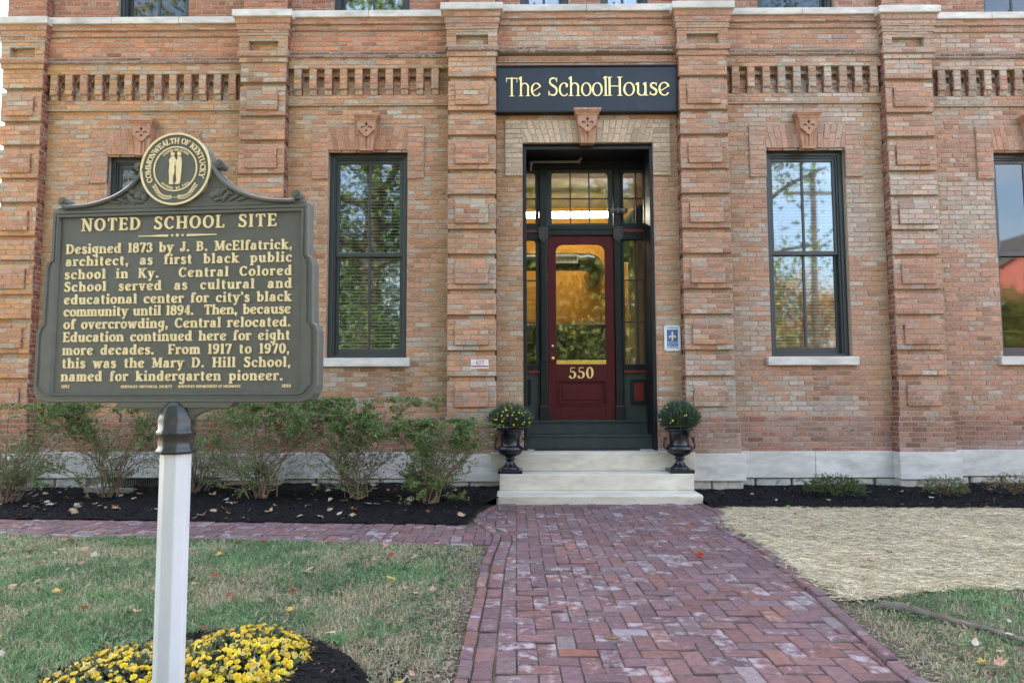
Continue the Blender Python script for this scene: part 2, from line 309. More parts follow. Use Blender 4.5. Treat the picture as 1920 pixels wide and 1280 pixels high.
def bricks(mb, O, U, N, u0, u1, z0, z1, tag_='wall', holes=(), proud=0.006, off=0.0, course=CO, blen=BL, phase=0):
    """running bond on the plane through O with horizontal axis U and outward normal N"""
    O = np.array(O, float); U = np.array(U, float); N = np.array(N, float); Z = np.array([0, 0, 1.0])
    rows = []
    k0 = int(math.floor((z0 - Z0) / course - 1e-6)); k1 = int(math.ceil((z1 - Z0) / course + 1e-6))
    for k in range(k0, k1):
        a = max(Z0 + k * course, z0); b = min(Z0 + (k + 1) * course - JT, z1)
        if b - a < 0.018: continue
        zc = (a + b) / 2
        iv = [(u0, u1)]
        for (hx0, hx1, hz0, hz1) in holes:
            if hz0 < zc < hz1:
                nv = []
                for p, q in iv:
                    if hx0 > p: nv.append((p, min(q, hx0)))
                    if hx1 < q: nv.append((max(p, hx1), q))
                iv = [(p, q) for p, q in nv if q > p]
        head = (k + phase) % 7 == 3 and tag_ in ('wall', 'upper', 'plinth', 'frieze')
        bl = blen / 2 if head else blen
        sh = (0.5 * bl if k % 2 else 0) + off + 0.013 * math.sin(k * 2.3)
        for p, q in iv:
            i = math.floor((p - sh) / bl)
            while True:
                s = sh + i * bl; e = s + bl - JT; i += 1
                if s > q: break
                s, e = max(s, p), min(e, q)
                if e - s < 0.02: continue
                rows.append((s, e, a, b))
    if not rows: return
    rw = np.array(rows); n = len(rw)
    j = RNG.normal(0, 0.0012, (n, 4))
    s, e, a, b = rw[:, 0] + j[:, 0], rw[:, 1] + j[:, 1], rw[:, 2] + j[:, 2], rw[:, 3] + j[:, 3]
    bev = 0.0045; d = proud + RNG.normal(0, 0.0015, n)
    tl = RNG.normal(0, 0.0012, (n, 4))
    u = np.stack([s, e, e, s, s + bev, e - bev, e - bev, s + bev], 1); z = np.stack([a, a, b, b, a + bev, a + bev, b - bev, b - bev], 1)
    dd = np.concatenate([np.full((n, 4), -0.002), d[:, None] + tl], 1)
    z = z + RNG.normal(0, 0.0008, z.shape)
    P = O + u[..., None] * U + z[..., None] * Z + dd[..., None] * N
    wx = (O[0] + U[0] * (s + e) / 2); wz = (a + b) / 2
    col = np.repeat(np.concatenate([brick_cols(wx + 0 * wz, wz, tag_), RNG.random((n, 1))], 1), 8, axis=0)
    f = np.array([[4, 5, 6, 7], [0, 1, 5, 4], [1, 2, 6, 5], [2, 3, 7, 6], [3, 0, 4, 7]])
    if np.dot(np.cross(U, Z), N) < 0: f = f[:, ::-1]
    F = (f[None] + (np.arange(n) * 8)[:, None, None]).reshape(-1, 4)
    mb.add(P.reshape(-1, 3), F, col, 0)

def mort(mb, *b, c=MORT): mb.box(*b, col=c, mi=1)

def block(mb, x0, x1, z0, z1, yf, yb, tag_='wall', holes=(), sides=True, off=0.0, phase=0):
    """a solid of brickwork: mortar core with bricks on its front and its two flanks"""
    if not holes: mort(mb, x0, x1, yf, yb, z0, z1)
    else:
        xs = sorted({x0, x1} | {h[0] for h in holes} | {h[1] for h in holes})
        for p, q in zip(xs, xs[1:]):
            hs = sorted([h for h in holes if h[0] <= p + 1e-6 and h[1] >= q - 1e-6], key=lambda h: h[2])
            z = z0
            for h in hs:
                if h[2] > z: mort(mb, p, q, yf, yb, z, h[2])
                z = h[3]
            if z < z1: mort(mb, p, q, yf, yb, z, z1)
    bricks(mb, (0, yf, 0), (1, 0, 0), (0, -1, 0), x0 + 0.003, x1 - 0.003, z0, z1, tag_, holes, off=off, phase=phase)
    if sides and yb - yf > 0.03:
        st = 'side'
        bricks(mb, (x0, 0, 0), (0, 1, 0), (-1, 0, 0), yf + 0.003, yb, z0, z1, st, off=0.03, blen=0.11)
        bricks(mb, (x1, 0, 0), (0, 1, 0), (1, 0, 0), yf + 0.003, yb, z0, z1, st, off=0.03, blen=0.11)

school = thing("brick_building", "two-storey orange brick schoolhouse front with pilasters, stone ledge and recessed dark entrance", "building", (0, 0, 0))
BR = [M['brick'], M['mortar']]
BAYS = {'A': (-6.53, -3.73, YA), 'B': (-3.11, -0.89, YB), 'C': (-0.255, 2.19, YC), 'D': (2.825, 5.0, YB), 'E': (5.634, 8.46, YA)}
PIL = [(-7.09, -6.53, 0.105), (-3.725, -3.11, -0.04), (-0.89, -0.255, -0.172), (2.19, 2.825, -0.172), (5.0, 5.634, -0.04), (8.46, 9.02, 0.105)]
WZ0, WZ1 = 1.755, 4.60
WIN = {'A': [(-5.66, -4.60)], 'B': [(-2.55, -1.467)], 'D': [(3.413, 4.488)], 'E': [(6.585, 7.63)]}
UPW = {'A': [(-5.62, -4.61)], 'B': [(-2.52, -1.46)], 'C': [(0.075, 0.74), (1.175, 1.83)], 'D': [(3.37, 4.43)], 'E': [(6.595, 7.61)]}
DOOR = (0.10, 1.85, 0.535, 4.645)

for b, (x0, x1, yw) in BAYS.items():
    mb = MB(); lo = [(p, q, WZ0, WZ1) for p, q in WIN.get(b, [])]
    if b == 'C': lo = [DOOR]
    hi = [(p, q, 6.51, 8.95) for p, q in UPW[b]]
    st_ = {'A': (-6.464, 0.2073, 13), 'B': (-3.022, 0.209, 10), 'D': (2.96, 0.209, 10), 'E': (5.845, 0.212, 12)}.get(b)
    slots = [] if not st_ else [(st_[0] + i * st_[1] + 0.104, st_[0] + (i + 1) * st_[1] - 0.006, 5.545, 5.66) for i in range(st_[2] - 1)]
    if slots: mort(mb, x0, x1, yw + 0.05, 0.74, 5.4, 5.7, c=MORT * .8); bricks(mb, (0, yw + 0.05, 0), (1, 0, 0), (0, -1, 0), x0, x1, 5.44, 5.70, 'wall')
    block(mb, x0, x1, Z0, 6.44, yw, 0.75, 'wall', lo + slots, sides=False, off=0.04 * ord(b))
    block(mb, x0, x1, 6.44, ROOF, yw + 0.01, 0.75, 'upper', hi, sides=False, off=0.03 * ord(b))
    mb.build("wall", BR, school)
    # plinth of darker brick
    mb = MB()
    segs = [(x0, x1)] if b != 'C' else [(x0, DOOR[0]), (DOOR[1], x1)]
    for p, q in segs: block(mb, p, q, Z0, Z0 + 7 * CO, yw - 0.022, yw + 0.01, 'plinth', sides=False)
    mb.build("brick_plinth", BR, school)
    # frieze: string course, plain field, two stepped courses under the ledge
    mb = MB()
    def strip(z0, z1, pr, t): block(mb, x0, x1, z0, z1, yw - pr, yw + 0.02, t, sides=False, off=0.05)
    if b == 'C':
        strip(5.69, 5.755, 0.03, 'corbel'); strip(5.755, 5.84, 0.05, 'corbel')
    else:
        strip(5.72, 5.865, 0.085, 'wall')
    strip(5.865, 5.94, 0.105, 'string'); strip(5.94, 6.25, 0.078, 'frieze')
    strip(6.25, 6.33, 0.10, 'corbel'); strip(6.33, 6.412, 0.125, 'corbel')
    mb.build("frieze", BR, school)
    if b != 'C':
        mb = MB(); block(mb, x0, x1, 5.22, 5.36, yw - 0.040, yw + 0.02, 'wall', sides=False, off=0.02)
        band = mb.build("corbel_table", BR, school)
        starts = {'A': (-6.464, 0.2073, 13), 'B': (-3.022, 0.209, 10), 'D': (2.96, 0.209, 10), 'E': (5.845, 0.212, 12)}[b]
        for i in range(starts[2]):
            x = starts[0] + i * starts[1]; mb = MB()
            block(mb, x, x + 0.098, 5.435, 5.72, yw - 0.082, yw, 'corbel' if i % 5 == 2 else 'wall', off=x + 0.005)
            block(mb, x + 0.003, x + 0.095, 5.36, 5.435, yw - 0.058, yw, 'wall', off=x + 0.005)
            mb.build("corbel", BR, band)
    # limestone ledge
    mb = MB(); n = max(2, round((x1 - x0) / 1.05)); w = (x1 - x0) / n; jx = 0
    for i in range(n):
        mb.bbox(x0 + i * w + (0.002 if i else -0.02), x0 + (i + 1) * w - (0.002 if i < n - 1 else -0.02), yw - 0.165, yw + 0.2, 6.413, 6.507, 0.008)
    mb.build("stone_ledge", M['stone'], school)
    # base course of dressed stone, foundation below it
    if b != 'C':
        mb = MB(); n = 2; w = (x1 - x0) / n
        for i in range(n): mb.bbox(x0 + i * w + 0.002, x0 + (i + 1) * w - 0.002, yw - 0.075, yw + 0.3, 0.175, Z0 + 0.006, 0.008)
        mb.build("stone_base", M['stone'], school)
        mb = MB(); x = x0
        while x < x1 - 0.02:
            w = random.uniform(0.28, 0.52); q = min(x + w, x1); 
            if x1 - q < 0.1: q = x1
            for (g0, g1, gz0, gz1) in [(x + 0.012, q - 0.012, -0.1, 0.165)]:
                if not (b == 'A' and g1 > -5.46 and g0 < -4.76): mb.bbox(g0, g1, yw - 0.045 - random.uniform(0, .02), yw + 0.3, gz0, gz1, 0.02)
            x = q
        mb.box(x0, x1, yw + 0.01, yw + 0.4, -0.1, 0.18)
        mb.build("foundation", M['rough_stone'], school)

for pi, (x0, x1, yf) in enumerate(PIL):
    mb = MB(); yb = yf + 0.32; w = x1 - x0
    def zt(n): return Z0 + (75 - n) * CO            # height of the n-th course line below the first recess
    # plinth, two steps
    block(mb, x0 - 0.045, x1 + 0.045, Z0, Z0 + 6 * CO, yf - 0.035, yb, 'plinth')
    block(mb, x0 - 0.022, x1 + 0.022, Z0 + 6 * CO, Z0 + 7 * CO, yf - 0.017, yb, 'plinth')
    rec = [0, 7, 12, 19, 24, 31, 36, 43, 48, 55, 60]
    for i, r0 in enumerate(rec):
        block(mb, x0 + 0.022, x1 - 0.022, zt(r0 + 1), zt(r0), yf + 0.055, yb, 'pil', off=0.07 + x0)
        nxt = rec[i + 1] if i + 1 < len(rec) else 68
        block(mb, x0, x1, zt(nxt), zt(r0 + 1), yf, yb, 'pil', off=x0, phase=1)
        if i % 2 == 0:                              # raised panel
            zb = zt(nxt - 1) if i < 10 else zt(66)
            block(mb, x0 + 0.098, x1 - 0.098, zb, zt(r0 + 2), yf - 0.030, yf + 0.01, 'arch' if (i // 2) % 2 else 'pil', off=x0 + 0.1)
    # head of the pilaster
    block(mb, x0, x1, zt(0), 5.772, yf, yb, 'pil', off=x0)
    block(mb, x0 - 0.018, x1 + 0.018, 5.772, 5.845, yf - 0.02, yb, 'pil', off=x0)
    block(mb, x0 - 0.04, x1 + 0.04, 5.845, 5.915, yf - 0.045, yb, 'string' if pi in (2,) else 'corbel', off=x0)
    hole = (x0 + 0.105, x1 - 0.105, 5.935, 6.07)
    block(mb, x0 - 0.022, x1 + 0.022, 5.915, 6.145, yf - 0.022, yb, 'corbel' if pi > 2 else 'pil', [hole], off=x0)
    bricks(mb, (0, yf + 0.05, 0), (1, 0, 0), (0, -1, 0), hole[0], hole[1], hole[2], hole[3], 'pil'); mort(mb, hole[0], hole[1], yf + 0.05, yb, hole[2], hole[3])
    block(mb, x0 - 0.037, x1 + 0.037, 6.145, 6.222, yf - 0.037, yb, 'corbel', off=x0)
    block(mb, x0 - 0.052, x1 + 0.052, 6.222, 6.30, yf - 0.052, yb, 'corbel', off=x0)
    block(mb, x0 - 0.066, x1 + 0.066, 6.30, 6.378, yf - 0.066, yb, 'corbel', off=x0)
    block(mb, x0 + 0.01, x1 - 0.01, 6.46, ROOF, yf + 0.02, yb, 'upper', off=x0)
    p = mb.build("pilaster", BR, school)
    mb = MB(); mb.bbox(x0 - 0.10, x1 + 0.10, yf - 0.11, yb, 6.378, 6.475, 0.010); mb.build("stone_cap", M['stone'], p)
    mb = MB(); mb.bbox(x0 - 0.075, x1 + 0.085, yf - 0.085, yb, 0.172, Z0 + 0.004, 0.008); mb.build("stone_base", M['stone'], p)
    mb = MB(); mb.bbox(x0 - 0.06, x0 + w * 0.45, yf - 0.05, yb, -0.1, 0.17, 0.02); mb.bbox(x0 + w * 0.47, x1 + 0.06, yf - 0.045, yb, -0.1, 0.17, 0.02)
    mb.build("foundation", M['rough_stone'], p)
# cornice, flat roof and the flank walls that close the block
mb = MB(); mb.box(-7.3, 9.25, -0.35, 0.9, ROOF, ROOF + 0.35); mb.box(-7.2, 9.15, -0.2, 12.0, ROOF + 0.35, ROOF + 0.5)
mb.build("cornice", M['stone'], school)
mb = MB(); block(mb, -7.06, -6.76, 0.0, ROOF, 0.42, 12.0, 'upper'); block(mb, 8.7, 9.0, 0.0, ROOF, 0.42, 12.0, 'upper'); mort(mb, -7.06, 9.0, 11.7, 12.0, 0, ROOF)
mb.build("side_wall", BR, school)

# ------------------------------------------------------------------ windows
def window(b, x0, x1, z0, z1, yw, blind=None, room='dark_room', lamp=None, lock=False):
    y = yw + 0.075                                   # face of the outer frame
    root = MB(); fw_ = 0.062
    root.bbox(x0, x0 + fw_, y, y + 0.16, z0, z1, 0.006); root.bbox(x1 - fw_, x1, y, y + 0.16, z0, z1, 0.006)
    root.bbox(x0 + fw_, x1 - fw_, y + 0.002, y + 0.16, z1 - 0.075, z1, 0.006); root.bbox(x0 + fw_, x1 - fw_, y + 0.002, y + 0.16, z0, z0 + 0.05, 0.006)
    # inner stop, a second step of the moulding
    root.box(x0 + fw_, x0 + fw_ + 0.022, y + 0.025, y + 0.15, z0 + 0.05, z1 - 0.075); root.box(x1 - fw_ - 0.022, x1 - fw_, y + 0.025, y + 0.15, z0 + 0.05, z1 - 0.075)
    root.box(x0 + fw_ + 0.022, x1 - fw_ - 0.022, y + 0.027, y + 0.15, z1 - 0.097, z1 - 0.075)
    win = root.build("window", M['frame'], school)
    ix0, ix1 = x0 + fw_ + 0.022, x1 - fw_ - 0.022; iz0, iz1 = z0 + 0.05, z1 - 0.097
    zm = (iz0 + iz1) / 2 + 0.02; xm = (ix0 + ix1) / 2; st = 0.042
    for k, (a, c, yy, rb, rt_) in enumerate(((zm - 0.02, iz1, y + 0.045, 0.055, 0.05), (iz0, zm + 0.035, y + 0.085, 0.085, 0.05))):
        s = MB(); s.bbox(ix0, ix0 + st, yy, yy + 0.036, a, c, 0.004); s.bbox(ix1 - st, ix1, yy, yy + 0.036, a, c, 0.004)
        s.bbox(ix0 + st, ix1 - st, yy + 0.001, yy + 0.036, a, a + rb, 0.004); s.bbox(ix0 + st, ix1 - st, yy + 0.001, yy + 0.036, c - rt_, c, 0.004)
        s.bbox(xm - 0.017, xm + 0.017, yy + 0.004, yy + 0.034, a + rb, c - rt_, 0.004)
        s.build("sash", M['frame'], win)
        g = MB(); g.box(ix0 + st - 0.004, ix1 - st + 0.004, yy + 0.016, yy + 0.021, a + rb - 0.004, c - rt_ + 0.004); g.build("pane", M['glass'], win)
    if lock:
        s = MB(); s.bbox(xm - 0.14, xm - 0.11, y - 0.02, y + 0.03, z0 + 0.03, z0 + 0.10, 0.008); s.tube([(xm - 0.125, y - 0.015, z0 + 0.09), (xm - 0.14, y - 0.03, z0 + 0.14)], 0.012); s.build("sash_lift", M['black'], win)
    if blind:
        tilt, pitch = blind; s = MB(); zz = iz1 - 0.02
        s.box(ix0 + 0.01, ix1 - 0.01, y + 0.15, y + 0.19, iz1 - 0.03, iz1)
        dz = 0.0125 * math.sin(tilt); dy = 0.0125 * math.cos(tilt)
        while zz > iz0 + 0.03:
            zz -= pitch; jt = random.gauss(0, 0.0012)
            s.add([(ix0 + 0.012, y + 0.17 - dy, zz - dz + jt), (ix1 - 0.012, y + 0.17 - dy, zz - dz - jt), (ix1 - 0.012, y + 0.17, zz + 0.0015 - jt), (ix0 + 0.012, y + 0.17, zz + 0.0015 + jt),
                   (ix1 - 0.012, y + 0.17 + dy, zz + dz - jt), (ix0 + 0.012, y + 0.17 + dy, zz + dz + jt)], np.array([[0, 1, 2, 3], [3, 2, 4, 5]]))
        for xx in (ix0 + 0.18, ix1 - 0.18): s.box(xx - 0.0015, xx + 0.0015, y + 0.157, y + 0.16, iz0 + 0.03, iz1)
        s.build("blind", M['blind'], win)
    return win

def shell(name, x0, x1, y0, y1, z0, z1, mats, parent, open_front=True):
    """an inside-out room behind the front wall"""
    s = MB(); t = 0.06
    s.box(x0 - t, x0, y0, y1, z0, z1, mi=0); s.box(x1, x1 + t, y0, y1, z0, z1, mi=1)
    s.box(x0 - t, x1 + t, y1, y1 + t, z0 - t, z1 + t, mi=0); s.box(x0 - t, x1 + t, y0, y1, z1, z1 + t, mi=2); s.box(x0 - t, x1 + t, y0, y1, z0 - t, z0, mi=3)
    return s.build(name, mats, parent)

BL_B, BL_D, BL_E = (R(36), 0.046), (R(26), 0.044), (R(48), 0.036)
window('A', *WIN['A'][0], WZ0, WZ1, YA, BL_B)
window('B', *WIN['B'][0], WZ0, WZ1, YB, BL_B)
window('D', *WIN['D'][0], WZ0, WZ1, YB, BL_D)
window('E', *WIN['E'][0], WZ0, WZ1, YA, BL_E)
for b, lst in UPW.items():
    yw = BAYS[b][2]
    for i, (p, q) in enumerate(lst): window(b, p, q, 6.507, 8.95, yw, {'A': BL_E, 'E': BL_E, 'C': BL_D if i else None}.get(b), lock=True)
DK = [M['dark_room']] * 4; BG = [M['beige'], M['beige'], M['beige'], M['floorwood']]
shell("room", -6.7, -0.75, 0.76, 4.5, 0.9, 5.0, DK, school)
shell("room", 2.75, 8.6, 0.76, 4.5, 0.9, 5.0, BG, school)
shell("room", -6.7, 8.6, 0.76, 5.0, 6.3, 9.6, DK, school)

# brick surround, flat arch and keystone over each opening
def surround(x0, x1, zt_, yw, wd, drop, hgt, tag_, pale=False):
    mb = MB(); pr = 0.026
    for p, q in ((x0 - wd, x0), (x1, x1 + wd)):
        block(mb, p, q, zt_ - drop, zt_ + hgt, yw - pr, yw + 0.02, tag_, off=p, sides=False)
        for xx, nx in ((p, -1), (q, 1)): pass
    mort(mb, x0, x1, yw - pr, yw + 0.02, zt_, zt_ + hgt)
    mort(mb, x0, x1, yw + 0.02, yw + 0.12, zt_ - 0.001, zt_ + 0.05, c=np.array([0.2, 0.13, 0.08]))
    n = int((x1 - x0) / 0.0735); xm = (x0 + x1) / 2; half = (x1 - x0) / 2
    for i in range(n):
        a = -half + i * (2 * half / n); c = a + 2 * half / n - 0.009
        cuts = [0.0, 0.205, 0.335] if i % 2 else [0.0, 0.125, 0.335]
        for z0, z1 in zip(cuts, cuts[1:]):
            z0 = z0 * hgt / 0.335; z1 = min(z1 * hgt / 0.335, hgt) - 0.009
            def fx(u, z): return xm + np.clip(u * (1 + 0.16 * z / hgt), -half - 0.004, half + 0.004)
            sp = 0.004
            P = []
            d1 = yw - pr - 0.006 + random.gauss(0, 0.0015)
            for (uu, zz, yy) in ((a, z0, yw - pr + .002), (c, z0, yw - pr + .002), (c, z1, yw - pr + .002), (a, z1, yw - pr + .002), (a + sp, z0 + sp, d1), (c - sp, z0 + sp, d1), (c - sp, z1 - sp, d1), (a + sp, z1 - sp, d1)):
                P.append((fx(uu, zz), yy, zt_ + zz))
            if P[1][0] - P[0][0] < 0.012: continue
            mb.add(P, np.array([[4, 5, 6, 7], [0, 1, 5, 4], [1, 2, 6, 5], [2, 3, 7, 6], [3, 0, 4, 7]]), brick_cols(np.array([xm + a]), np.array([zt_ + z0]), tag_)[0])
    return mb.build("window_surround" if wd > 0.19 else "door_surround", BR, school)

FLEUR = {'top': [(0, .093), (.013, .070), (.022, .062), (.011, .050), (.005, .046), (.003, .02), (-.003, .02), (-.005, .046), (-.011, .050), (-.022, .062), (-.013, .070)],
         'drop': [(0, .004), (.007, -.010), (.013, -.024), (.009, -.034), (0, -.038), (-.009, -.034), (-.013, -.024), (-.007, -.010)],
         'curl': [(.017, .008), (.020, .022), (.034, .036), (.050, .038), (.064, .030), (.069, .016), (.063, .005), (.053, .009), (.052, .017), (.044, .023), (.032, .019), (.025, .009)]}
def keystone(xc, z0, z1, yw, cw):
    """tapered terracotta keystone: moulded cap, shield with dark plates painting the shade of fleur-de-lis cut-outs, fluted stem and foot"""
    fr = lambda u, v, d: (xc + u, yw - d, z0 + v); H = z1 - z0; w = cw / 0.36
    mb = MB()
    mb.poly([(-.088 * w, .0), (.088 * w, .0), (.088 * w, .025), (-.088 * w, .025)], 0, 0.11, fr)                     # foot
    mb.poly([(-.078 * w, .025), (.078 * w, .025), (.135 * w, H - .085), (-.135 * w, H - .085)], 0, 0.085, fr)        # body
    mb.poly([(-.036 * w, .03), (-.014 * w, .03), (-.014 * w, H * .42), (-.036 * w, H * .42)], 0.08, 0.100, fr)
    mb.poly([(.014 * w, .03), (.036 * w, .03), (.036 * w, H * .42), (.014 * w, H * .42)], 0.08, 0.100, fr)
    zs = H - .085
    sh = [(-.128 * w, zs), (-.112 * w, zs - .145), (-.085 * w, zs - .150), (-.07 * w, zs - .175), (-.05 * w, zs - .185), (-.035 * w, zs - .215), (0, zs - .228),
          (.035 * w, zs - .215), (.05 * w, zs - .185), (.07 * w, zs - .175), (.085 * w, zs - .150), (.112 * w, zs - .145), (.128 * w, zs)]
    mb.poly(sh, 0.084, 0.125, fr)
    for k, (a, c, d) in enumerate(((.142, .03, .132), (.158, .022, .146), (.172, .033, .160))):
        zz = zs + (0, .03, .052)[k]; mb.poly([(-a * w, zz), (a * w, zz), (a * w + .006, zz + c), (-a * w - .006, zz + c)], 0, d, fr)
    k = mb.build("keystone", M['terracotta'], school, fix=True)
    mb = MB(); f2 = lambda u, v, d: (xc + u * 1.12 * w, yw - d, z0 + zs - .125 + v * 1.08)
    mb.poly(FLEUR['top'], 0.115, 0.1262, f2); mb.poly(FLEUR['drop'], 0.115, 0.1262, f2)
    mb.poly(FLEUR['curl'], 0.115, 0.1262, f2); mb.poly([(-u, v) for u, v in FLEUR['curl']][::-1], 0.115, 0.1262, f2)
    mb.build("fleur_de_lis", M['hole'], k, fix=True)  # plates sit proud of the shield; shade of the openings is painted

for b, lst in WIN.items():
    yw = BAYS[b][2]
    for p, q in lst:
        surround(p, q, WZ1, yw, 0.225, 0.40, 0.335, 'arch'); keystone((p + q) / 2, WZ1 - 0.045, WZ1 + 0.455, yw - 0.03, 0.36)
        mb = MB(); mb.bbox(p - 0.075, q + 0.055, yw - 0.075, yw + 0.3, 1.645, 1.758, 0.008); mb.build("window_sill", M['stone'], school)
surround(DOOR[0], DOOR[1], 4.645, YC, 0.235, 0.45, 0.32, 'archpale'); keystone(0.965, 4.60, 5.062, YC - 0.03, 0.375)

# basement window with its grille, and the stone well frame in front
mb = MB(); mb.box(-5.44, -4.78, 0.27, 0.6, -0.02, 0.172, mi=0); 
bw = mb.build("basement_window", [M['black']], school)
mb = MB()
for i in range(26):
    x = -5.42 + i * 0.0247; mb.box(x, x + 0.008, 0.235, 0.245, 0.0, 0.165)
mb.box(-5.43, -4.79, 0.23, 0.25, 0.15, 0.17); mb.box(-5.43, -4.79, 0.229, 0.251, -0.02, 0.01); mb.build("grille", M['frame'], bw)

# ------------------------------------------------------------------ entrance: steps, porch lining, screen, door
mb = MB(); mb.bbox(-0.235, 2.175, -0.95, -0.50, -0.08, 0.105, 0.022, seg=3); mb.build("step", M['step'], school)
mb = MB(); mb.bbox(-0.205, 2.165, -0.585, -0.10, 0.105, 0.302, 0.012, seg=3); mb.build("step", M['step'], school)
mb = MB(); mb.bbox(-0.33, 2.27, -0.262, 0.66, 0.302, 0.537, 0.014, seg=3); mb.build("step", M['step'], school)
mb = MB(); mb.box(0.11, 1.84, 0.23, 0.30, 0.537, 0.705); mb.box(0.11, 1.84, 0.215, 0.56, 0.705, 0.725); mb.build("porch_riser", M['grey_green'], school)
mb = MB(); mb.box(0.11, 1.84, 0.545, 0.60, 0.725, 0.885); mb.box(0.11, 1.84, 0.52, 0.70, 0.885, 0.912); mb.build("door_sill", M['grey_green'], school)
ent = MB()
ent.bbox(0.10, 0.148, -0.012, 0.06, 0.537, 4.60, 0.008); ent.bbox(1.802, 1.85, -0.012, 0.06, 0.537, 4.60, 0.008); ent.bbox(0.148, 1.802, -0.010, 0.06, 4.555, 4.60, 0.008)
ent.box(0.102, 0.122, 0.06, 0.66, 0.537, 4.645); ent.box(1.825, 1.848, 0.06, 0.66, 0.537, 4.645); ent.box(0.122, 1.825, 0.06, 0.66, 4.60, 4.64)
for zz in ((0.75, 1.5), (1.6, 3.4), (3.55, 4.5)):        # panels of the lining
    for x, s_ in ((0.122, 1), (1.825, -1)): ent.box(min(x, x + s_ * .012), max(x, x + s_ * .012), 0.12, 0.16, zz[0], zz[1]); ent.box(min(x, x + s_ * .012), max(x, x + s_ * .012), 0.48, 0.52, zz[0], zz[1])
casing = ent.build("door_casing", M['black'], school)
YS = 0.60
scr = MB()
scr.box(0.11, 1.84, YS - 0.02, YS + 0.07, 4.47, 4.64); scr.box(0.11, 1.84, YS - 0.045, YS - 0.02, 4.50, 4.56)
for a, c in ((0.339, 0.452), (1.40, 1.505)):
    scr.bbox(a, c, YS - 0.055, YS + 0.09, 0.912, 4.50, 0.012)
    scr.bbox(a - 0.012, c + 0.012, YS - 0.07, YS + 0.09, 0.912, 1.10, 0.01)
    scr.bbox(a + 0.02, c - 0.02, YS - 0.068, YS - 0.05, 1.72, 3.35, 0.006)
scr.box(0.452, 1.40, YS - 0.03, YS + 0.07, 3.525, 3.60); scr.box(0.452, 1.40, YS - 0.045, YS + 0.07, 3.60, 3.655)
for a, c in ((0.11, 0.339), (1.505, 1.84)):
    scr.box(a, c, YS - 0.01, YS + 0.07, 3.50, 3.69); scr.box(a, c, YS - 0.03, YS + 0.07, 3.46, 3.52); scr.box(a, c, YS - 0.01, YS + 0.07, 1.60, 1.68)
screen = scr.build("door_screen", M['black'], school)
for a, c in ((0.339, 0.452), (1.40, 1.505)):
    mb = MB(); u = (a + c) / 2; f = lambda x, z, d: (u + x, YS - 0.055 - d, z)
    mb.poly([(-.068, 3.475), (0, 3.395), (.068, 3.475), (.068, 3.63), (-.068, 3.63)], 0, 0.03, f)
    mb.build("column_bracket", M['grey_green'], screen, fix=True)
mb = MB()
for a, c in ((0.339, 0.452), (1.40, 1.505)):
    u = (a + c) / 2; y = YS - 0.0875
    mb.box(u - .006, u + .006, y, y + .01, 3.49, 3.60); mb.box(u - .032, u + .032, y + .0005, y + .01, 3.54, 3.552)
    mb.box(a - 0.013, c + 0.013, YS - 0.073, YS - 0.06, 1.10, 1.112)
for a, c in ((0.122, 0.325), (1.515, 1.825)):
    mb.box(a, c, YS - 0.022, YS, 3.565, 3.605); mb.box(a, c, YS - 0.030, YS, 1.565, 1.603)
mb.build("red_trim", M['red_strip'], screen)

def lights(name, x0, x1, z0, z1, xs, zs, fr_=(0.05, 0.05, 0.05, 0.05), y=YS, mt='grey_green', rr=0.05):
    """sash with glazing bars: frame mesh, glass as its child; upper corners rounded"""
    s = MB(); l, r_, b_, t_ = fr_
    s.bbox(x0 - l, x0, y, y + 0.045, z0 - b_, z1 + t_, 0.005); s.bbox(x1, x1 + r_, y, y + 0.045, z0 - b_, z1 + t_, 0.005)
    s.bbox(x0, x1, y + .001, y + 0.045, z0 - b_, z0, 0.005); s.bbox(x0, x1, y + .001, y + 0.045, z1, z1 + t_, 0.005)
    for sx, ex in ((x0, 1), (x1, -1)):
        if rr:
            pts = [(0, 0)] + [(rr * (1 - math.sin(a)), -rr * (1 - math.cos(a))) for a in np.linspace(0, math.pi / 2, 7)][::-1]
            pts = [(0, 0), ] + [(rr - rr * math.cos(t), -(rr - rr * math.sin(t))) for t in np.linspace(0, math.pi / 2, 7)]
            s.poly([(u, v) for u, v in pts], 0.002, 0.042, lambda u, v, d: (sx + ex * u, y + d, z1 + v))
    for x in xs: s.box(x - 0.008, x + 0.008, y + 0.008, y + 0.034, z0, z1)
    for z in zs: s.box(x0, x1, y + 0.009, y + 0.033, z - 0.008, z + 0.008)
    o = s.build(name, M[mt], school, fix=True)
    g = MB(); g.box(x0, x1, y + 0.02, y + 0.024, z0, z1); g.build("pane", M['glass_clear'], o)
    return o
lights("transom_window", 0.52, 1.325, 3.70, 4.437, (0.787, 1.057), (4.06,), (0.066, 0.07, 0.045, 0.035))
lights("transom_window", 0.125, 0.286, 3.70, 4.437, (), (4.06,), (0.003, 0.05, 0.01, 0.035))
lights("transom_window", 1.545, 1.82, 3.70, 4.437, (1.726,), (4.06,), (0.038, 0.003, 0.01, 0.035))
lights("sidelight", 0.125, 0.286, 1.69, 3.46, (), (2.28, 2.88), (0.003, 0.05, 0.05, 0.04))
lights("sidelight", 1.545, 1.82, 1.69, 3.46, (1.73,), (2.28, 2.88), (0.038, 0.003, 0.05, 0.04))
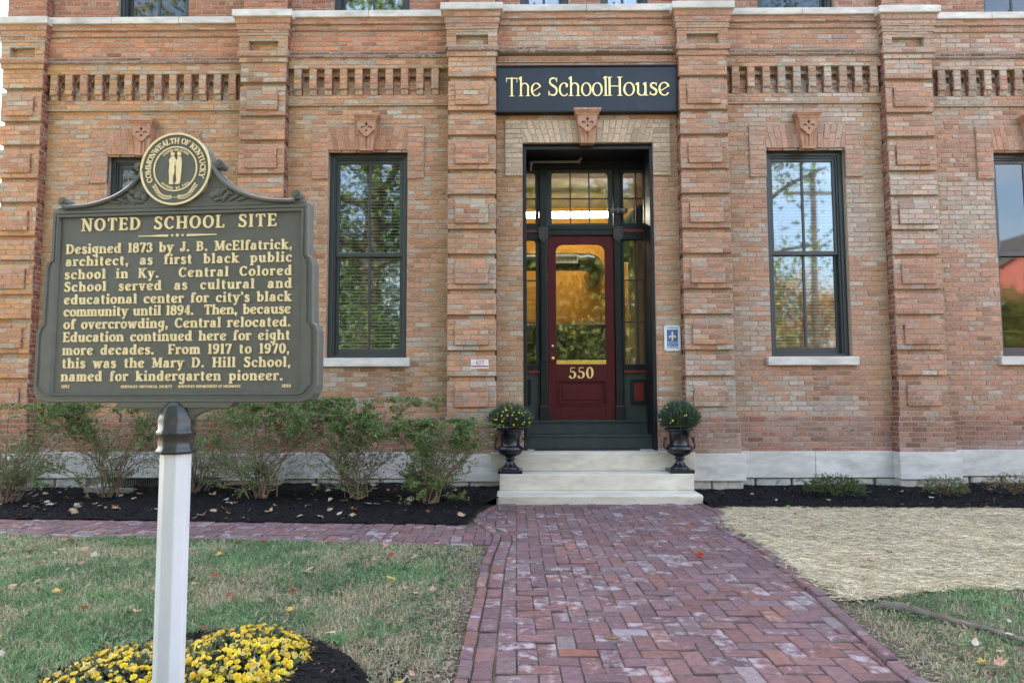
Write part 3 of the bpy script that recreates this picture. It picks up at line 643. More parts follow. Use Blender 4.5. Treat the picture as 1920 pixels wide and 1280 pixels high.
for p0, p1, a, c in ((0.122, 0.339, 0.123, 0.215), (1.505, 1.825, 1.60, 1.822)):
    mb = MB(); mb.box(p0, p1, YS, YS + 0.05, 0.912, 1.60); low = mb.build("lower_panel", M['grey_green'], school)
    mb = MB()
    for p, q, r0, r1 in ((a, c, 1.44, 1.475), (a, c, 1.13, 1.165)): mb.box(p, q, YS - 0.028, YS, r0, r1)
    if a > 1: mb.box(a, a + 0.04, YS - 0.028, YS, 1.165, 1.44)
    mb.box(c - 0.03, c, YS - 0.028, YS, 1.165, 1.44)
    mb.build("panel_moulding", M['black'], low)
mb = MB(); mb.box(1.65, 1.785, YS - 0.012, YS, 1.175, 1.43); mb.build("raised_panel", M['red_strip'], low)

# the red door
DX0, DX1, DZ0, DZ1 = 0.457, 1.396, 0.925, 3.515
gx0, gx1, gz0, gz1 = 0.573, 1.270, 1.69, 3.397
d = MB(); y = YS + 0.005
d.bbox(DX0, gx0, y, y + 0.045, DZ0, DZ1, 0.004); d.bbox(gx1, DX1, y, y + 0.045, DZ0, DZ1, 0.004)
d.bbox(gx0, gx1, y + .0005, y + 0.045, gz1, DZ1, 0.003); d.bbox(gx0, gx1, y + .0005, y + 0.045, 1.47, gz0, 0.003); d.bbox(gx0, gx1, y + .0005, y + 0.045, DZ0, 1.11, 0.003)
d.box(gx0, gx1, y + 0.018, y + 0.04, 1.11, 1.47)
for k, (i, dd, h) in enumerate(((0.0, -0.008, 0.022), (0.03, 0.004, 0.014))):
    d.bbox(gx0 + i, gx1 - i, y + dd, y + 0.03, 1.47 - i - h, 1.47 - i, 0.004); d.bbox(gx0 + i, gx1 - i, y + dd, y + 0.03, 1.11 + i, 1.11 + i + h, 0.004)
    d.bbox(gx0 + i, gx0 + i + h, y + dd + .0005, y + 0.03, 1.11 + i + h, 1.47 - i - h, 0.004); d.bbox(gx1 - i - h, gx1 - i, y + dd + .0005, y + 0.03, 1.11 + i + h, 1.47 - i - h, 0.004)
d.bbox(gx0 + .075, gx1 - .075, y + 0.008, y + 0.03, 1.185, 1.395, 0.008)
for sx, ex in ((gx0, 1), (gx1, -1)):
    rr = 0.11; pts = [(0, 0)] + [(rr - rr * math.cos(t), -(rr - rr * math.sin(t))) for t in np.linspace(0, math.pi / 2, 9)]
    d.poly(pts, 0.001, 0.044, lambda u, v, dd: (sx + ex * u, y + dd, gz1 + v))
door = d.build("door", M['red_door'], school, fix=True)
mb = MB(); mb.box(gx0, gx1, y + 0.02, y + 0.025, gz0, gz1); mb.build("pane", M['glass_clear'], door)
mb = MB(); mb.box(gx0, gx1, y + 0.004, y + 0.018, gz0, gz0 + 0.058); mb.build("gold_reflection", M['brass'], door)  # gold strip stands for a reflection along the foot of the glass
mb = MB(); mb.lathe([(0.0, 0.0), (0.020, 0.0), (0.022, 0.006), (0.017, 0.012), (0.0, 0.014)], seg=16)
o = mb.build("door_lock", M['steel'], door, smooth=True); o.rotation_euler = (R(90), 0, 0); o.location = (0.517, y, 1.945)
mb = MB(); mb.lathe([(0.030, 0.0), (0.031, 0.008), (0.026, 0.014), (0.022, 0.010), (0.020, 0.030), (0.026, 0.048), (0.017, 0.056), (0.0, 0.057)], seg=20)
o = mb.build("door_knob", M['brass'], door, smooth=True); o.rotation_euler = (R(90), 0, 0); o.location = (0.517, y, 1.772)

# entrance hall seen through the glass
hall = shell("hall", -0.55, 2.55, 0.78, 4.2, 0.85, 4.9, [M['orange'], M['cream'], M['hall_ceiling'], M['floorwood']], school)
mb = MB(); mb.box(1.90, 2.5, 2.4, 2.55, 0.85, 4.2); mb.box(2.05, 2.5, 2.38, 2.4, 0.85, 3.4); mb.build("partition", M['cream'], school)
mb = MB(); mb.box(-.5, 1.88, 3.78, 3.9, 0.85, 2.55); mb.build("counter", M['dark_room'], school)  # added dark panel, darkens the lower hall so the glass reflection shows
mb = MB(); mb.box(-.5, 1.88, 3.74, 3.92, 2.551, 2.60); mb.build("counter_top", M['white'], school)
# ------------------------------------------------------------------ lettering: a drawn serif alphabet (cap height 10, x-height 7)
GL = {
'A': (8.4, "D .9 0 4.2 10 t;D 4.1 10 7.3 0 T;H 2.2 6 3.4;S .9 0;S 7.4 0"),
'B': (7.8, "V 1.6 0 10 bt;H 1.6 3.6 9.5;O 3.5 7.4 2.2 2.1 -90 90;H 1.6 3.8 5.2;O 3.7 2.85 2.6 2.35 -90 90;H 1.6 3.8 .5"),
'C': (8.2, "O 4.5 5 3.4 4.5 48 312;D 6.9 9.6 6.9 7.2 t;D 6.9 .8 7.1 2.4 t"),
'D': (8.8, "V 1.6 0 10 bt;H 1.6 3.6 9.5;O 3.5 5 3.9 4.5 -90 90;H 1.6 3.6 .5"),
'E': (7.2, "V 1.6 0 10 bt;H 1.6 6.1 9.5;H 1.6 5 5.1;H 1.6 6.4 .5;D 6.1 9.8 6.1 7.6 t;D 6.4 .2 6.4 2.5 t;D 5 5.9 5 4.3 t"),
'F': (6.8, "V 1.6 0 10 bt;H 1.6 6.1 9.5;H 1.6 5 4.9;D 6.1 9.8 6.1 7.6 t;D 5 5.7 5 4.1 t"),
'G': (8.8, "O 4.5 5 3.4 4.5 48 325;D 6.9 9.6 6.9 7.2 t;V 7.3 .8 4.3 t"),
'H': (9.2, "V 1.7 0 10 bt;V 7.4 0 10 bt;H 1.7 7.4 5.1"),
'I': (3.6, "V 1.8 0 10 bt"),
'J': (5.6, "V 3.8 2.4 10 t;O 2.2 2.4 1.6 1.9 185 360;P .9 2.5 1.0"),
'K': (8.4, "V 1.6 0 10 bt;D 2.2 4.2 6.6 10 t;D 3.4 5.9 7.1 0 T;S 6.5 10;S 7.2 0"),
'L': (7, "V 1.6 0 10 bt;H 1.6 6.2 .5;D 6.2 .2 6.2 2.7 t"),
'M': (10.4, "D 1.4 0 1.6 10 t;S 1.4 0;D 1.6 10 5 1 T;D 5 1 8.4 10 t;V 8.7 0 10 b;S 1.2 10;S 9 10"),
'N': (9.2, "D 1.5 0 1.5 10 t;S 1.5 0;S 1.2 10;D 1.5 10 7.4 0 T;D 7.4 0 7.4 10 t;S 7.4 10"),
'O': (9, "O 4.5 5 3.5 4.5 0 360"),
'P': (7.6, "V 1.6 0 10 bt;H 1.6 3.6 9.5;O 3.5 7.1 2.7 2.4 -90 90;H 1.6 3.6 4.7"),
'R': (8.2, "V 1.6 0 10 bt;H 1.6 3.6 9.5;O 3.5 7.2 2.5 2.3 -90 90;H 1.6 3.6 4.9;D 3.7 4.9 7 0 T;S 7.1 0"),
'S': (6.8, "C 5.6 8.1 4.9 9.3 3.4 9.5 1.9 8.9 1.5 7.4 2.4 6.1 4 5.2 5.4 4.1 5.7 2.4 4.8 .9 3.1 .5 1.6 1.0 .9 2.4;D 5.7 9.7 5.7 7.4 t;D .9 .3 .9 2.8 t"),
'T': (8.2, "V 4.1 0 10 b;H .9 7.3 9.5;D .9 9.8 .9 7.5 t;D 7.3 9.8 7.3 7.5 t"),
'U': (9, "V 1.7 3.4 10 t;O 4.4 3.4 2.7 2.9 180 360;D 7.2 3.4 7.2 10 t;S 7.2 10"),
'V': (8.2, "D 1.1 10 4.2 0 T;D 4.2 0 7.1 10 t;S 1.1 10;S 7.1 10"),
'W': (11.8, "D 1.1 10 3.7 0 T;D 3.7 0 5.9 9 t;D 5.9 9 8.1 0 T;D 8.1 0 10.5 10 t;S 1.1 10;S 10.5 10"),
'Y': (8.2, "D 1.1 10 4.1 4.5 T;D 4.1 4.5 7.1 10 t;V 4.1 0 4.9 b;S 1.1 10;S 7.1 10"),
'a': (6.8, "V 4.8 .6 4.9;O 3.2 5 1.6 1.6 0 160;P 1.6 5.3 .8;O 2.9 2.1 1.8 1.7 0 360;D 4.8 .7 6.2 .6 t"),
'b': (7.2, "V 1.6 0 10.3 l;O 3.8 3.5 2.2 3.1 0 360;D 1 .3 1.6 .6 t"),
'c': (6.2, "O 3.5 3.5 2.5 3.1 40 318;P 5.1 5.3 .9"),
'd': (7.4, "V 5.5 0 10.3 lr;O 3.2 3.5 2.2 3.1 0 360"),
'e': (6.4, "O 3.4 3.5 2.5 3.1 22 325;D 1.4 2.5 5.6 4.9 t"),
'f': (4.6, "V 2 0 8.2 b;O 3.5 8.1 1.5 1.8 35 180;P 4.5 8.9 .85;H .5 3.9 6.6"),
'g': (6.8, "O 3.1 4 2.1 2.7 0 360;V 5.1 -1 7;O 3.3 -1.1 1.8 1.7 -140 0;P 1.8 -1.9 .9;D 5.1 6.7 6.4 6.9 t"),
'h': (7.6, "V 1.6 0 10.3 lb;O 3.8 4.4 2.1 2.2 0 160;V 5.9 0 4.6 b"),
'i': (3.6, "V 1.8 0 7 lb;P 1.8 9.3 1.15"),
'k': (7.2, "V 1.6 0 10.3 lb;D 2.2 3.1 5.3 7 t;D 3 4.2 6 0 T;S 6.1 0;S 5.2 7"),
'l': (3.6, "V 1.8 0 10.3 lb"),
'm': (10.9, "V 1.6 0 7 lb;O 3.5 4.6 1.9 2 0 160;V 5.4 0 4.8 b;O 7.3 4.6 1.9 2 0 160;V 9.2 0 4.8 b"),
'n': (7.6, "V 1.6 0 7 lb;O 3.8 4.5 2.1 2.1 0 160;V 5.9 0 4.7 b"),
'o': (6.8, "O 3.4 3.5 2.5 3.1 0 360"),
'p': (7.2, "V 1.6 -3 7 lB;O 3.8 3.5 2.2 3.1 0 360"),
'r': (5.4, "V 1.6 0 7 lb;O 3.6 4.7 2 1.9 50 160;P 4.6 5.9 .95"),
's': (5.4, "C 4.4 5.7 3.8 6.5 2.7 6.6 1.6 6.2 1.3 5.2 2 4.3 3.2 3.6 4.2 2.8 4.3 1.6 3.6 .6 2.5 .4 1.4 .8 .9 1.8;D 4.4 6.8 4.4 5.2 t;D .9 .3 .9 2.1 t"),
't': (4.8, "V 2 1.6 9;O 3.3 1.7 1.3 1.25 180 310;H .4 4.1 6.6"),
'u': (7.6, "V 1.7 2.4 7 l;O 3.6 2.4 1.9 2 180 360;V 5.8 0 7 lr"),
'v': (6.8, "D 1.1 7 3.5 0 T;D 3.5 0 5.7 7 t;S 1.1 7;S 5.7 7"),
'w': (9.8, "D 1.1 7 3.1 0 T;D 3.1 0 4.9 6.6 t;D 4.9 6.6 6.7 0 T;D 6.7 0 8.7 7 t;S 1.1 7;S 8.7 7"),
'y': (6.8, "D 1.1 7 3.6 .4 T;D 5.8 7 2.6 -2.4 t;S 1.1 7;S 5.8 7;P 1.8 -2.3 1"),
'1': (4, "V 2.1 0 10 lb"), '0': (6.6, "O 3.3 5 2.4 4.6 0 360"),
'2': (6.2, "O 3 7.2 2.1 2.3 -25 165;D 4.9 6.2 1.1 .6 t;H 1 5.5 .6;D 5.5 .3 5.5 2 t"),
'3': (6, "O 2.7 7.4 2 2.1 -80 155;O 2.7 2.8 2.4 2.4 -155 82;P 1 8.2 .9;P .9 1.8 .9"),
'4': (6.6, "V 4.5 0 10 b;D 4.5 10 .8 2.9 t;H .8 6.2 2.8"),
'5': (6.4, "D 1.7 9.4 1.4 5.4 t;H 1.7 5.4 9.4;O 2.9 3.1 2.6 2.7 -155 125;P 1 1.7 .9"),
'7': (6.2, "H .9 5.6 9.4;D 5.5 9.4 2.5 0 T;D .9 9.8 .9 7.6 t"),
'8': (6.6, "O 3.3 7.3 1.9 2.2 0 360;O 3.3 2.7 2.3 2.3 0 360"),
'9': (6.6, "O 3.3 6.9 2.3 2.7 0 360;C 5.5 6.6 5.4 4 4.5 2 2.8 .7 1.6 .6;P 1.7 1.2 .95"),
'.': (3, "P 1.4 1 1.2"), ',': (3, "P 1.4 1 1.15;D 1.9 .8 1 -1.6 t"), "'": (2.8, "P 1.4 9.2 1.05;D 1.9 9 1.1 6.9 t"), ' ': (4, ""),
}
def glyph_polys(ch, T, t, sr, serif=True):
    """list of polygons (each a list of u, v) for one letter"""
    out = []
    def bar(x0, y0, x1, y1, w, w2=None):
        dx, dy = x1 - x0, y1 - y0; L = math.hypot(dx, dy) or 1; nx, ny = -dy / L, dx / L; w2 = w if w2 is None else w2
        out.append([(x0 + nx * w / 2, y0 + ny * w / 2), (x0 - nx * w / 2, y0 - ny * w / 2), (x1 - nx * w2 / 2, y1 - ny * w2 / 2), (x1 + nx * w2 / 2, y1 + ny * w2 / 2)])
    def rib(pts, ws):
        n = len(pts)
        L_, R_ = [], []
        for i in range(n):
            a = pts[max(i - 1, 0)]; b = pts[min(i + 1, n - 1)]; dx, dy = b[0] - a[0], b[1] - a[1]; l = math.hypot(dx, dy) or 1
            nx, ny = -dy / l, dx / l; L_.append((pts[i][0] + nx * ws[i] / 2, pts[i][1] + ny * ws[i] / 2)); R_.append((pts[i][0] - nx * ws[i] / 2, pts[i][1] - ny * ws[i] / 2))
        for i in range(n - 1): out.append([R_[i], R_[i + 1], L_[i + 1], L_[i]])
    def slab(x, y, h, dirn):
        out.append([(x - h, y), (x + h, y), (x + h * .72, y + dirn * sr), (x - h * .72, y + dirn * sr)])
    hs = T / 2 + 1.05
    for op in [o.strip() for o in GL[ch][1].split(';') if o.strip()]:
        k = op.split(); c = k[0]
        if c == 'V':
            x, y0, y1 = map(float, k[1:4]); fl = k[4] if len(k) > 4 else ''; bar(x, y0, x, y1, T)
            if serif:
                if 'b' in fl or 'B' in fl: slab(x, y0, hs, 1)
                if 't' in fl: slab(x, y1, hs, -1)
                if 'l' in fl: out.append([(x - hs, y1 - .9), (x - T / 2 + .05, y1 - 1.7), (x + T / 2 * .2, y1), (x - T / 2, y1 - .1)])
                if 'r' in fl: out.append([(x, y0), (x + hs, y0), (x + hs, y0 + sr * .8), (x, y0 + sr * 1.4)])
        elif c == 'H': x0, x1, y = map(float, k[1:4]); bar(x0, y, x1, y, t)
        elif c == 'D': x0, y0, x1, y1 = map(float, k[1:5]); bar(x0, y0, x1, y1, T if k[5] == 'T' else t)
        elif c == 'S':
            if serif: x, y = map(float, k[1:3]); slab(x, y, hs * .95, 1 if y < 3 else -1)
        elif c == 'P':
            x, y, r = map(float, k[1:4]); r *= (0.55 + 0.23 * T); out.append([(x + r * math.cos(a), y + r * math.sin(a)) for a in np.linspace(0, 2 * math.pi, 10, endpoint=False)])
        elif c == 'O':
            cx, cy, rx, ry, a0, a1 = map(float, k[1:7]); n = max(6, int(abs(a1 - a0) / 15)); an = np.radians(np.linspace(a0, a1, n + 1))
            rx2, ry2 = rx - 0.5 * (T - 1.9) * .5, ry - (t - 1) * .5
            pts = [(cx + rx2 * math.cos(a), cy + ry2 * math.sin(a)) for a in an]; ws = [t + (T - t) * abs(math.cos(a - 0.12)) ** 1.3 for a in an]; rib(pts, ws)
        elif c == 'C':
            q = list(map(float, k[1:])); P = [(q[i], q[i + 1]) for i in range(0, len(q), 2)]; pts = []
            for i in range(len(P) - 1):
                p0, p1, p2, p3 = P[max(i - 1, 0)], P[i], P[i + 1], P[min(i + 2, len(P) - 1)]
                for s in (0, .5):
                    pts.append(tuple(.5 * (2 * p1[j] + (p2[j] - p0[j]) * s + (2 * p0[j] - 5 * p1[j] + 4 * p2[j] - p3[j]) * s * s + (3 * p1[j] - p0[j] - 3 * p2[j] + p3[j]) * s ** 3) for j in (0, 1)))
            pts.append(P[-1]); n = len(pts)
            rib(pts, [t + (T * 1.02 - t) * math.sin(math.pi * min(max((i / (n - 1) - .08) / .84, 0), 1)) ** .7 for i in range(n)])
    return out

def text_mesh(mb, txt, fr, size, u0=0.0, u1=None, v=0.0, T=2.0, t=1.0, sr=0.85, depth=0.004, serif=True, wordw=3.0, arc=None, tight=0.0, mi=0, maxgap=None):
    """lay a line of lettering between u0 and u1 (or round an arc) on frame fr(u, v, d)"""
    s = size / 10.0; adv = [(GL[c][0] - tight) * s for c in txt]; nat = sum(adv); gaps = len(txt) - 1; sp = txt.count(' ')
    extra = 0 if u1 is None else (u1 - u0) - nat
    sx = 1.0
    if extra < 0: sx = (u1 - u0) / nat; extra = 0
    unit = extra / max(gaps + wordw * sp, 1)
    x = u0; layer = 0
    for i, c in enumerate(txt):
        for p in glyph_polys(c, T, t, sr, serif):
            layer += 1; d = depth + (layer % 23) * 0.00004
            if arc is None: pts = [(x + a * s * sx, v + b * s) for a, b in p]
            else:
                cu, cv, r, dirn = arc; pts = []
                for a, b in p:
                    th = (x + a * s * sx); rr = r + b * s * dirn
                    ang = th / r; ang = (arc_start(arc) - ang) if dirn > 0 else (arc_start(arc) + ang)
                    pts.append((cu + rr * math.cos(ang), cv + rr * math.sin(ang)))
            mb.poly(pts, 0.0, d, fr, mi=mi)
        x += adv[i] * sx + unit + (wordw * unit if c == ' ' else 0)
_ARC0 = [0.0]
def arc_start(a): return _ARC0[0]
def arc_text(mb, txt, fr, size, cu, cv, r, a0, a1, **kw):
    """a0 -> a1 in degrees; clockwise lettering reads outward, counter-clockwise lettering reads from below"""
    dirn = 1 if a1 < a0 else -1; _ARC0[0] = R(a0)
    text_mesh(mb, txt, fr, size, 0.0, abs(R(a1 - a0)) * r, arc=(cu, cv, r, dirn), **kw)

# ------------------------------------------------------------------ the roadside history marker
MA = R(-5.0); MU = np.array([math.cos(MA), math.sin(MA), 0]); MN = np.array([math.sin(MA), -math.cos(MA), 0])
MP = np.array([-1.355, -6.308, 1.675])
marker = thing("history_marker", "dark bronze historical marker with raised gold lettering and round seal on a white post", "sign", (MP[0], MP[1], 0.0), MA)
def mk(u, v, d): return (u, -d, 1.675 + v)       # local to the marker's empty
mb = MB()
half = [(0.5405, 0.3735), (0.5425, 0.165), (0.556, 0.156), (0.565, 0.130), (0.569, -0.102), (0.582, -0.112), (0.590, -0.138), (0.5915, -0.345), (0.583, -0.378), (0.565, -0.402), (0.535, -0.413)]
out = half + [(-u - 0.004, v) for u, v in half[::-1]]
n = len(out)
def inset(pts, q): return [(math.copysign(max(abs(u) - q, 0), u), (v - q if v > 0.3 else (v + q if v < -0.36 else v))) for u, v in pts]
def torect(pts): return [(min(max(u, -0.513), 0.513), min(max(v, -0.372), 0.347)) for u, v in pts]
loops = [(out, -0.055), (out, -0.006), (inset(out, .005), 0.0), (inset(out, .016), 0.0), (inset(out, .019), -.005), (inset(out, .028), -.005), (inset(out, .031), 0.001)]
rect = torect(out); loops += [([(u * 1.018, v * 1.018) for u, v in rect], 0.001), (rect, -0.012)]
V = []; 
for lp, d in loops: V += [mk(u, v, d) for u, v in lp]
F = []
for k in range(len(loops) - 1):
    for i in range(n): j = (i + 1) % n; F.append([k * n + i, k * n + j, (k + 1) * n + j, (k + 1) * n + i])
mb.add(V, [np.array(F), np.arange(n)[::-1][None]])
mb.box(-0.514, 0.514, 0.0121, 0.02, 1.675 - 0.373, 1.675 + 0.348)
board = mb.build("board", M['bronze'], marker, fix=True)
# scrolled crest
mb = MB(); cc = [(.5405, .3735), (.4627, .3802), (.3681, .3873), (.2790, .4116), (.2112, .4485), (.1652, .4936), (.1450, .53)]
def cr(P, n=5):
    o = []
    for i in range(len(P) - 1):
        p0, p1, p2, p3 = P[max(i - 1, 0)], P[i], P[i + 1], P[min(i + 2, len(P) - 1)]
        for s in np.linspace(0, 1, n, endpoint=False):
            o.append(tuple(.5 * (2 * p1[j] + (p2[j] - p0[j]) * s + (2 * p0[j] - 5 * p1[j] + 4 * p2[j] - p3[j]) * s * s + (3 * p1[j] - p0[j] - 3 * p2[j] + p3[j]) * s ** 3) for j in range(len(p1))))
    return o + [P[-1]]
curve = cr(cc); sm = -0.012
left = [(-u + sm * 0.6, v) for u, v in curve]
mb.poly(left[::-1][::-1] + [(-0.12, .56), (0.10, .56)] + curve[::-1], -0.045, -0.004, mk)
for cv, sg in ((curve, 1), (left, -1)):
    edge = [(.520 * sg, .388)] if False else []
    e = [p for p in cv if abs(p[0]) < 0.475]
    b0 = (.488 * sg + (sm if sg < 0 else 0), .4075)
    tail = [(b0[0] - sg * 0.004, b0[1] - .024), ]
    pts = [mk(b0[0] - sg * .004, .386, -0.02)] + [mk(u, v + .004, -0.02) for u, v in e]
    mb.tube(pts, 0.0125, 8); mb.tube([(p[0], p[1] - .024, p[2] - .001) for p in pts], 0.009, 6)
    tip = (0.166 * sg + (sm if sg < 0 else 0), .543)
    for c, r in ((b0, .0185), (tip, .0175)):
        a = np.linspace(0, 2 * math.pi, 18, endpoint=False)
        mb.poly([(c[0] + r * math.cos(x), c[1] + r * math.sin(x)) for x in a], -0.045, 0.004, mk)
        mb.poly([(c[0] + r * .45 * math.cos(x), c[1] + r * .45 * math.sin(x)) for x in a], 0.0, 0.011, mk)
    mb.tube([mk(.518 * sg + (sm if sg < 0 else 0), .378, -.02), mk(.497 * sg + (sm if sg < 0 else 0), .383, -.02), mk(.470 * sg, .384, -.02)], 0.0125, 8)
    # cast relief of leaves and fruit beside the seal
    for (u, v, ru, rv, an) in ((.165, .425, .022, .02, 0), (.195, .440, .020, .012, .5), (.14, .415, .014, .018, .3), (.20, .412, .035, .010, .9), (.235, .405, .030, .008, .5), (.17, .400, .030, .009, .2), (.27, .398, .03, .007, .25), (.215, .425, .018, .008, -.6)):
        bm = bmesh.new(); bmesh.ops.create_icosphere(bm, subdivisions=2, radius=1)
        ca, sa = math.cos(an), math.sin(an)
        for w in bm.verts:
            x, y, z = w.co; uu, vv = ru * x, rv * y; uu, vv = uu * ca - vv * sa, uu * sa + vv * ca
            w.co = mk(sg * (u + uu) + (sm * .6 if sg < 0 else 0), v + vv, -0.004 + z * 0.011)
        mb.bm(bm)
mb.build("scroll_crest", M['bronze'], marker, fix=True)
SU, SV = -0.0136, 0.5255
def ring(r0, r1, d0, d1, n=64):
    a = np.linspace(0, 2 * math.pi, n, endpoint=False); V = []
    for r, d in ((r0, d0), (r0, d1), (r1, d1), (r1, d0)): V += [mk(SU + r * math.cos(x), SV + r * math.sin(x), d) for x in a]
    F = [[k * n + i, k * n + (i + 1) % n, (k + 1) % 4 * n + (i + 1) % n, (k + 1) % 4 * n + i] for k in range(4) for i in range(n)]
    return V, np.array(F)
mb = MB(); a = np.linspace(0, 2 * math.pi, 64, endpoint=False)
mb.poly([(SU + .1485 * math.cos(x), SV + .1485 * math.sin(x)) for x in a], -0.05, 0.008, mk)
seal = mb.build("seal", M['bronze'], marker, fix=True)
mb = MB(); mb.add(*ring(.1485, .1405, -.004, .0125)); mb.add(*ring(.0925, .0875, .006, .0115))
fs = lambda u, v, d: mk(SU + u, SV + v, 0.0078 + d)
arc_text(mb, "COMMONWEALTH OF KENTUCKY", fs, 0.0235, 0, 0, 0.1045, 207, -20, T=2.1, t=1.1, depth=0.0025, wordw=2)
arc_text(mb, "UNITED WE STAND", fs, 0.0098, 0, 0, 0.0735, 134, 46, T=2.0, t=1.4, depth=0.002, serif=False)
arc_text(mb, "DIVIDED WE FALL", fs, 0.0098, 0, 0, 0.0835, 225, 317, T=2.0, t=1.4, depth=0.002, serif=False)
for sg in (-1, 1):
    for k in range(13):                          # laurel sprays
        an = R(270 + sg * (6 + k * 3.75)); r = .1165 + .006 * math.sin(k * .4)
        bx, by = r * math.cos(an), r * math.sin(an); tx, ty = -math.sin(an) * sg, math.cos(an) * sg
        for s2 in (-1, 1):
            ox, oy = math.cos(an) * s2, math.sin(an) * s2; L_ = .0125
            p = [(bx, by), (bx + tx * L_ * .45 + ox * L_ * .25 - ty * 0, by + ty * L_ * .45 + oy * L_ * .25), (bx + tx * L_ * .75 + ox * L_ * .75, by + ty * L_ * .75 + oy * L_ * .75), (bx + tx * L_ * .2 + ox * L_ * .55, by + ty * L_ * .2 + oy * L_ * .55)]
            mb.poly(p, 0, .002 + .0001 * (k % 5), fs)
    mb.tube([fs(.1165 * math.cos(R(270 + sg * x)), .1165 * math.sin(R(270 + sg * x)), .001) for x in np.linspace(-9, 52, 14)], 0.0013, 5)
Z8 = lambda P: [((x - 655) * .149 / 520, (625 - y) * .149 / 520) for x, y in P]
mb.poly(Z8([(588, 455), (640, 448), (655, 490), (682, 500), (690, 515), (660, 530), (652, 545), (668, 556), (664, 578), (640, 580), (647, 640), (640, 705), (628, 722), (622, 785), (634, 840), (604, 848), (572, 842), (574, 785), (571, 720), (564, 650), (570, 605), (566, 580), (574, 560), (562, 500)]), 0, .005, fs)
mb.poly(Z8([(688, 448), (736, 455), (747, 520), (746, 640), (738, 760), (728, 836), (700, 846), (652, 842), (682, 800), (673, 720), (667, 620), (672, 560), (664, 552), (668, 530), (684, 512)]), 0, .0047, fs)
for (x, y, rx, ry) in ((613, 416, 27, 32), (709, 414, 26, 31)):
    mb.poly(Z8([(x + rx * math.cos(q), y + ry * math.sin(q)) for q in np.linspace(0, 2 * math.pi, 16, endpoint=False)]), 0, .006, fs)
mb.build("seal_lettering", M['gold_paint'], seal, fix=True)
# raised lettering
ff = lambda u, v, d: mk(u, v, -0.0125 + d)
mb = MB(); text_mesh(mb, "NOTED SCHOOL SITE", ff, 0.0520, -0.4193, 0.4080, 0.2845, T=1.9, t=1.0, depth=0.006, wordw=2.2)
hd = mb.build("heading", M['gold_paint'], marker, fix=True)
mb = MB()
for sg in (-1, 1):
    mb.poly([(-.007 + sg * .040, .2535), (-.007 + sg * .040, .2625), (-.007 + sg * .165, .2595), (-.007 + sg * .165, .2565)], 0, .005, ff)
for u, r in ((-.007, .0065), (-.029, .0045), (.015, .0045)):
    mb.poly([(u + r * math.cos(q), .2585 + r * math.sin(q)) for q in np.linspace(0, 2 * math.pi, 14, endpoint=False)], 0, .005, ff)
mb.build("rule", M['gold_paint'], marker, fix=True)
LINES = [("Designed 1873 by J. B. McElfatrick,", -.4825, .4735, .1920, 1.2), ("architect, as first black public", -.4825, .4725, .1415, 3.4), ("school in Ky.  Central Colored", -.4840, .4735, .0878, 2.6),
         ("School served as cultural and", -.4840, .4745, .0372, 4.2), ("educational center for city's black", -.4815, .4735, -.0152, 1.2), ("community until 1894.  Then, because", -.4812, .4725, -.0642, 1.0),
         ("of overcrowding, Central relocated.", -.4790, .4735, -.1154, 1.0), ("Education continued here for eight", -.4785, .4725, -.1675, 1.5), ("more decades.  From 1917 to 1970,", -.4785, .4717, -.2203, 1.6),
         ("this was the Mary D. Hill School,", -.4780, .4770, -.2733, 1.8), ("named for kindergarten pioneer.", -.4800, .4460, -.3258, 1.6)]
for tx, u0, u1, v, ww in LINES:
    mb = MB(); text_mesh(mb, tx, ff, 0.0395, u0, u1, v, T=2.15, t=1.15, sr=1.0, depth=0.005, wordw=ww)
    mb.build("lettering", M['gold_paint'], marker, fix=True)
mb = MB()
for tx, u0, u1 in (("1992", -.4784, -.443), ("KENTUCKY HISTORICAL SOCIETY", -.2242, -.0080), ("KENTUCKY DEPARTMENT OF HIGHWAYS", .0165, .2736), ("1898", .4420, .4788)):
    text_mesh(mb, tx, ff, 0.0125 if len(tx) < 5 else 0.0105, u0, u1, -.3535, T=2.1, t=1.4, depth=0.003, serif=False)
mb.build("small_lettering", M['gold_paint'], marker, fix=True)
# bracket, cap and octagonal post
mb = MB(); br = [(-.2350, -.4120), (-.2200, -.4330), (-.190, -.4335), (-.150, -.438), (-.110, -.449), (-.080, -.466), (-.060, -.488), (.060, -.488), (.080, -.466), (.115, -.449), (.16, -.438), (.215, -.4335), (.232, -.430), (.255, -.412)]
mb.poly(br, -0.048, -0.014, mk); mb.poly([(-.235, -.408), (-.222, -.4315), (.232, -.4315), (.256, -.408)], -0.05, -0.003, mk)
mb.build("bracket", M['bronze'], marker, fix=True)
PX = 0.0045; rot8 = R(22.5 + 9)
mb = MB(); mb.lathe([(0.0644, 1.062), (0.0713, 1.064), (0.0722, 1.076), (0.0658, 1.084), (0.0644, 1.130), (0.0722, 1.137), (0.0727, 1.150), (0.0658, 1.158), (0.0676, 1.19), (0.0626, 1.222), (0.0506, 1.250), (0.0322, 1.268), (0.0110, 1.275), (0.0000, 1.2755)], c=(PX, 0.03, 0), seg=80, rfun=lambda i, a: (math.cos(math.pi / 8) / math.cos((a - rot8) % (math.pi / 4) - math.pi / 8)) ** .8 * 1.0)
cap = mb.build("post_cap", M['bronze_gloss'], marker, smooth=True, fix=True)
mb = MB()
for k in range(4):
    for z in (1.07, 1.143):
        q = rot8 + R(22.5) + k * math.pi / 2 - math.pi / 2 - R(45); bm = bmesh.new(); bmesh.ops.create_icosphere(bm, subdivisions=1, radius=.0045)
        bmesh.ops.translate(bm, verts=bm.verts, vec=(PX + .0695 * math.cos(q), 0.03 + .0695 * math.sin(q), z)); mb.bm(bm)
mb.build("screws", M['black'], cap)
